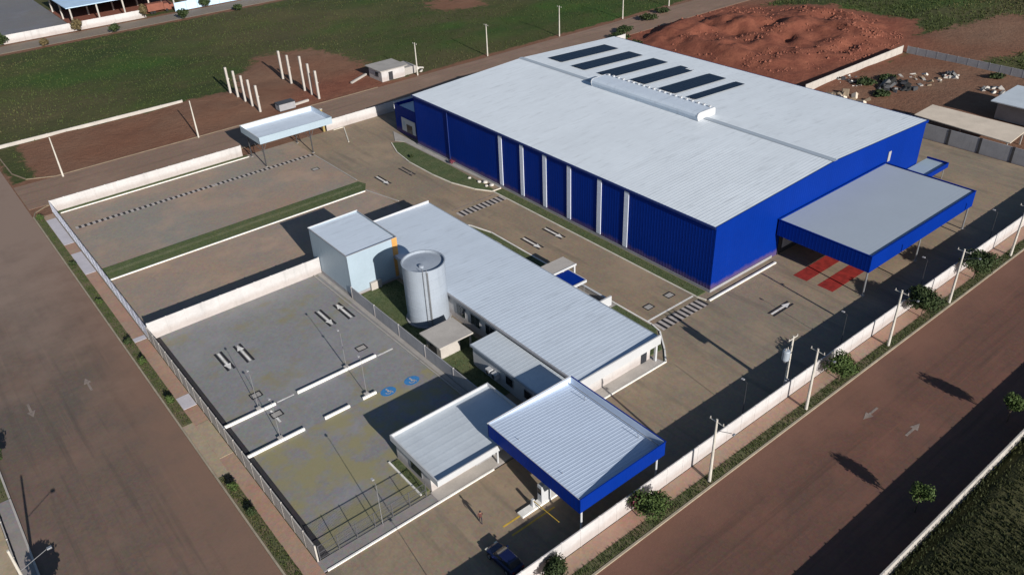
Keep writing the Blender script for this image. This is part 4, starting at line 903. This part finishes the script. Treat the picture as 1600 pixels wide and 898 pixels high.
# planted stones and flowers by the warehouse
for k, (x, y, s) in enumerate(((80.9, 113.0, .4), (81.6, 112.0, .5), (80.8, 110.6, .35), (81.7, 110.2, .45), (80.6, 115.6, .35))):
    mb = MB(); g_ = random.Random(k+5); mb.lathe([(.02, .0), (s, .05), (s*.95, s*.4), (s*.6, s*.75), (.02, s*.85)], 9); mb.v = [(a*(.8+.4*g_.random()), b*(.8+.4*g_.random()), c) for a, b, c in mb.v]
    o = mb.build('garden_stone', 'rock'); o.location = (x, y, .2); tag(o, ('kerb-side rear', 'wall-side rear', 'kerb-side front', 'wall-side front', 'solitary rearmost')[k]+' pale garden stone on the island bed', 'stone', 'garden stones beside the warehouse')
tree('garden_plant', 'reddish garden plant beside the blue warehouse wall', 82.0, 123.2, 1.1, .7, 'leaf_red', None, False, 300, .2, 'plant', .1)
tree('garden_plant', 'dark little shrub on the island lawn', 78.0, 131.5, .8, .6, 'leaf_dark', None, False, 260, .2, 'plant', .1)

# ------------------------------------------------------------------ far things
ph = 'concrete posts of the unfinished hall'
for k, (x, y, h, lb) in enumerate(((67.3, 196.6, 6.7, 'first post of the left row, farthest from the street'), (67.5, 192.5, 6.7, 'second post of the left row'), (67.5, 188.0, 6.6, 'middle post of the left row'), (67.4, 183.8, 6.6, 'fourth post of the left row'), (67.3, 179.4, 6.3, 'nearest post of the left row'),
                  (82.1, 198.2, 7.2, 'farthest post of the right row'), (82.0, 193.2, 7.2, 'second post of the right row'), (81.8, 185.4, 8.6, 'tall middle post of the right row'), (81.8, 181.6, 7.6, 'fourth post of the right row'), (81.6, 177.6, 6.8, 'nearest post of the right row'))):
    o = thing('concrete_post', 'pale concrete '+lb+' on the building plot', 'post', (x, y, -.05), 0, ph)
    MB().bevbox(-.24, -.24, 0, .24, .24, h).build('shaft', 'concrete_light', o); MB().box(.24, -.15, h*.55, .42, .15, h*.55+.25).build('corbel', 'concrete_light', o)
bm_ = MB().bevbox(-4, -.25, 0, 4, .25, .5).build('concrete_beam', 'concrete_light'); bm_.location = (75, 177.5, -.05); bm_.rotation_euler = (0, 0, .12); tag(bm_, 'pale concrete beam lying between the two post rows', 'beam')
bm_ = MB().bevbox(-3.5, -.25, 0, 3.5, .25, .45).build('concrete_beam', 'concrete_light'); bm_.location = (96, 183.5, -.05); bm_.rotation_euler = (0, 0, .5); tag(bm_, 'pale concrete beam lying left of the small block house', 'beam')
sk = thing('site_container', 'dark skip standing behind the back gate canopy', 'container', (72.5, 176.6, 0)); MB().bevbox(-2, -1.1, .2, 2, 1.1, 1.7).build('body', 'concrete_grey', sk); MB().box(-2.1, -1.2, 1.703, 2.1, 1.2, 1.82).build('rim', 'dark_steel', sk); MB().box(-1.8, -1, 0, 1.8, 1, .199).build('skid', 'dark_steel', sk)
hs = thing('block_house', 'small unfinished block house beside the back street pole', 'house', (99, 176.5, 0))
part(bx(99, 177.0, -.1, 105.8, 183.2, 2.7), 'wall', 'white_wall', hs); part(bx(98.4, 176.4, 2.72, 106.4, 184.0, 2.9), 'roof', 'concrete', hs)
part(bx(101, 176.9, 0, 102.2, 176.99, 2.1), 'door', 'dark_interior', hs); part(bx(98.9, 178.5, 1, 98.99, 180, 2), 'window', 'dark_interior', hs)
part(bx(105.9, 177.5, -.1, 109.5, 183, 1.8), 'side_room', 'concrete', hs)
# open shed top left
os_ = thing('open_shed', 'open-sided shed with pale blue roof at the top left', 'shed', (57, 298, 0))
mb = MB(); mb.prism(rect(55.8, 297, 92, 330), 6.0, 6.25); part(mb, 'roof', 'shed_roof', os_)
for k in range(5):
    for y in (298, 312, 326): part(bx(57+k*8.2-.22, y-.22, 0, 57+k*8.2+.22, y+.22, 5.99), 'column', 'concrete_light', os_)
part(bx(57.4, 297.9, 0, 89.6, 298.1, 1.5), 'front_wall', 'terracotta', os_); part(bx(57.4, 326.3, 0, 89.6, 326.5, 5.9), 'back_wall', 'dark_interior', os_)
part(bx(56.6, 297.0, .03, 92, 330, .06), 'floor', 'terracotta', os_)
tr = thing('red_truck', 'dark red box truck parked in the gap of the far wall', 'truck', (83, 296.5, 0)); MB().bevbox(-3.0, -1.2, .9, 2.4, 1.2, 3.2).build('box', 'terracotta', tr)
cb = MB().bevbox(2.5, -1.15, .6, 4.2, 1.15, 2.6, .15).build('cab', 'terracotta', tr); MB().box(4.205, -1, 1.6, 4.24, 1, 2.3).build('windscreen', 'glass', cb)
for x in (-2, -1, 3.2):
    for y in (-1.15, 1.15): MB().tube((x, y-.15, .48), (x, y+.15, .48), .48, n=16).build('wheel', 'tyre', tr)
rw = thing('storage_building', 'long building with terracotta roof above the pale blue wall', 'building', (95, 300, 0)); part(bx(95, 300, 0, 140, 312, 4), 'wall', 'white_wall', rw)
part(MB().add([(94, 299, 4.02), (141, 299, 4.02), (141, 306, 6), (94, 306, 6), (94, 313, 4.02), (141, 313, 4.02)], [(0, 1, 2, 3), (3, 2, 5, 4), (0, 3, 4), (1, 5, 2), (0, 4, 5, 1)]), 'roof', 'terracotta', rw)
# neighbours on the right
nr = thing('lean_to_shed', 'long tan-roofed lean-to behind the grey pilaster wall', 'shed', (160, 53, 0))
mb = MB(); mb.add([(159.4, 52.9, 3.0), (168, 53.4, 3.25), (168, 72.2, 3.25), (160.8, 72.2, 3.0), (159.4, 52.9, 2.85), (168, 53.4, 3.1), (168, 72.2, 3.1), (160.8, 72.2, 2.85)], [(0, 1, 2, 3), (7, 6, 5, 4), (0, 4, 5, 1), (1, 5, 6, 2), (2, 6, 7, 3), (3, 7, 4, 0)]); part(mb, 'roof', 'tan_roof', nr)
for x, y in ((161.2, 54), (167.6, 54), (161.4, 63), (167.6, 63), (161.4, 71.6), (167.6, 71.6)): part(bx(x-.12, y-.12, -.1, x+.12, y+.12, 2.84), 'post', 'concrete', nr)
w2 = thing('neighbour_shed', 'pale-roofed shed at the right edge beyond the lean-to', 'shed', (175.5, 44, 0))
mb = MB(); mb.prism([(175.6, 40), (188.6, 40), (188.6, 64.6), (175.6, 64.2)], 4.0, 4.2); part(mb, 'roof', 'roof_guard', w2)
part(bx(177.5, 42, -.1, 187.5, 63.4, 3.99), 'wall', 'concrete', w2)
def heap(name, label, x, y, s, h, mat, cat, n=26, seed=1, blk=.5):
    g_ = random.Random(seed); t = thing(name, label, cat, (x, y, -.1)); 
    for k in range(n):
        an = g_.random()*2*PI; rr = s*math.sqrt(g_.random()); z = h*max(0, 1-rr/s)*g_.random(); q = blk*(.5+g_.random())
        o = MB().bevbox(-q, -q*.6, -q*.4, q, q*.6, q*.4, q*.1).build('piece', g_.choice(mat), t); o.location = (math.cos(an)*rr, math.sin(an)*rr, z+.2); o.rotation_euler = (g_.random()*.8, g_.random()*.8, g_.random()*6)
    return t
heap('scrap_heap', 'dark scrap heap in the middle of the scrap yard', 181, 88, 4.5, 1.8, ['dark_steel', 'dark_steel', 'tyre', 'tyre'], 'scrap', 34, 2, .8)
heap('rubble_heap', 'pale rubble heap along the broken white wall', 178, 96, 3.5, 1.0, ['kerb_dirty', 'concrete', 'dark_steel', 'rock'], 'rubble', 26, 3, .5)
heap('rubble_heap', 'scattered white blocks right of the dark scrap heap', 190, 86, 4.5, .5, ['kerb_dirty', 'concrete', 'rock'], 'rubble', 18, 4, .45)
heap('rubble_heap', 'small mixed heap before the bluish block wall', 197, 82, 2.0, 1.2, ['concrete_light', 'dark_steel', 'terracotta', 'concrete'], 'rubble', 16, 5, .55)
heap('rubble_heap', 'dark and pale debris at the corner of the lean-to roof', 165, 76.5, 3.0, .7, ['dark_steel', 'concrete', 'kerb_dirty'], 'debris', 20, 6, .6)
heap('timber_stack', 'tan boards stacked along the wall behind the warehouse roof', 166, 90, 5.0, .5, ['tan_roof', 'kerb_dirty', 'kerb_dirty'], 'boards', 22, 7, .9)
heap('rubble_heap', 'grey debris by the pale neighbour roof', 193, 70, 3, .8, ['concrete', 'rock', 'leaf_dark' if False else 'dark_steel'], 'debris', 18, 8, .6)
heap('rubble_heap', 'pale rubble beside the small block house', 110.5, 179, 2.0, .5, ['rock', 'concrete_light'], 'rubble', 14, 9, .4)

# ------------------------------------------------------------------ car
def make_car(x, y, rz, label):
    t = thing('parked_car', label, 'car', (x, y, .1), rz)
    # body: stations along length (x forward): (x, half width, z of shoulder, z of hood/deck)
    st = [(-2.1, .62, .62, .72), (-2.0, .78, .80, .90), (-1.5, .86, .86, .97), (-.5, .88, .86, .98), (.6, .88, .85, .97), (1.1, .86, .80, .90), (1.75, .80, .70, .78), (2.1, .66, .52, .58), (2.16, .55, .45, .48)]
    mb = MB(); v = []; k = 8
    for sx, hw, zs, zd in st: v += [(sx, -hw*.92, .25), (sx, -hw, .5), (sx, -hw, zs), (sx, -hw*.82, zd), (sx, hw*.82, zd), (sx, hw, zs), (sx, hw, .5), (sx, hw*.92, .25)]
    q = []
    for i in range(len(st)-1):
        for j in range(k): q.append((i*k+j, i*k+(j+1) % k, (i+1)*k+(j+1) % k, (i+1)*k+j))
    q += [tuple(range(k))[::-1], tuple(range((len(st)-1)*k, len(st)*k))]
    mb.add([(a, b, c) for a, b, c in v], [f_[::-1] for f_ in q]); mb.build('body', 'carpaint', t)
    cab = [(-1.75, .70, .95), (-1.35, .60, 1.42), (.15, .60, 1.45), (.95, .70, .95)]
    v = []
    for cx_, hw, z in cab: v += [(cx_, -hw, z), (cx_, hw, z)]
    MB().add(v, [(0, 2, 3, 1), (4, 6, 7, 5), (0, 6, 4, 2), (1, 3, 5, 7)]).build('glasshouse', 'glass', t)
    MB().add([(-1.4, -.62, 1.41), (.2, -.62, 1.44), (.2, .62, 1.44), (-1.4, .62, 1.41), (-1.3, -.5, 1.49), (.05, -.5, 1.51), (.05, .5, 1.51), (-1.3, .5, 1.49)], [(4, 5, 6, 7), (0, 1, 5, 4), (1, 2, 6, 5), (2, 3, 7, 6), (3, 0, 4, 7), (0, 3, 2, 1)]).build('roof', 'carpaint', t)
    for s in (-1, 1):
        for wx in (-1.28, 1.32):
            wl = MB().tube((wx, s*.70, .32), (wx, s*.90, .32), .32, n=20).build('wheel', 'tyre', t); MB().tube((wx, s*.901, .32), (wx, s*.915, .32), .19, n=14).build('rim', 'steel', wl)
        MB().bevbox(1.86, s*.58-.16, .56, 2.1, s*.58+.16, .68).build('headlight', 'lampglass', t); MB().bevbox(-2.1, s*.6-.12, .7, -1.98, s*.6+.12, .84).build('tail_light', 'paint_red', t)
        for px in (-.45, ): MB().box(px-.04, s*.655-.02, .97, px+.04, s*.655+.02, 1.40).build('door_pillar', 'carpaint', t)
        MB().bevbox(.55, s*.95-.09, .92, .75, s*.95+.09, 1.05).build('mirror', 'carpaint', t)
    return t
make_car(30.6, 42.6, R(92), 'dark blue car parked in the shade below the gate canopy')

# ------------------------------------------------------------------ person
pn = thing('person', 'person in a dark red shirt walking across the entrance yard', 'person', (31.8, 48.0, .09), R(60))
J = [((0, 0, .95), .14), ((0, 0, 1.15), .13), ((0, 0, 1.38), .15), ((0, 0, 1.50), .06), ((.02, 0, 1.62), .095), ((.01, 0, 1.72), .08),
     ((0, .19, 1.40), .06), ((-.08, .25, 1.14), .045), ((.06, .27, .90), .035), ((0, -.19, 1.40), .06), ((.1, -.25, 1.15), .045), ((.26, -.25, .95), .035),
     ((.02, .10, .90), .09), ((.16, .10, .50), .06), ((.16, .10, .08), .045), ((.30, .11, .03), .035), ((-.02, -.10, .90), .09), ((-.06, -.10, .50), .06), ((-.26, -.10, .10), .045), ((-.14, -.10, .03), .035)]
E_ = [(0, 1), (1, 2), (2, 3), (3, 4), (4, 5), (2, 6), (6, 7), (7, 8), (2, 9), (9, 10), (10, 11), (0, 12), (12, 13), (13, 14), (14, 15), (0, 16), (16, 17), (17, 18), (18, 19)]
me = bpy.data.meshes.new('body'); me.from_pydata([j[0] for j in J], E_, []); 
bo = bpy.data.objects.new('body', me); col.objects.link(bo); bo.parent = pn
md = bo.modifiers.new('skin', 'SKIN'); 
for i, sv in enumerate(me.skin_vertices[0].data): sv.radius = (J[i][1], J[i][1]); sv.use_root = (i == 0)
bo.modifiers.new('sub', 'SUBSURF').levels = 1; bo.modifiers['sub'].render_levels = 1
mt, n, b = new_mat('person_body'); tc = n.nodes.new('ShaderNodeTexCoord'); sx = n.nodes.new('ShaderNodeSeparateXYZ'); n.links.new(tc.outputs['Object'], sx.inputs[0])
c = mix(n, ramp(n, sx.outputs['Z'], .92, .94), (.02, .02, .03), (.09, .03, .025)); rp = n.nodes.new('ShaderNodeMath'); rp.operation = 'GREATER_THAN'; rp.inputs[1].default_value = 1.47
n.links.new(sx.outputs['Z'], rp.inputs[0]); c = mix(n, rp.outputs[0], c, (.32, .17, .11)); n.links.new(c, b.inputs['Base Color']); b.inputs['Roughness'].default_value = .8; me.materials.append(mt)
MB().lathe([(.005, 1.83), (.07, 1.81), (.105, 1.74), (.10, 1.66), (.06, 1.60)], 12, -.02, 0).build('hair', 'trousers', pn)
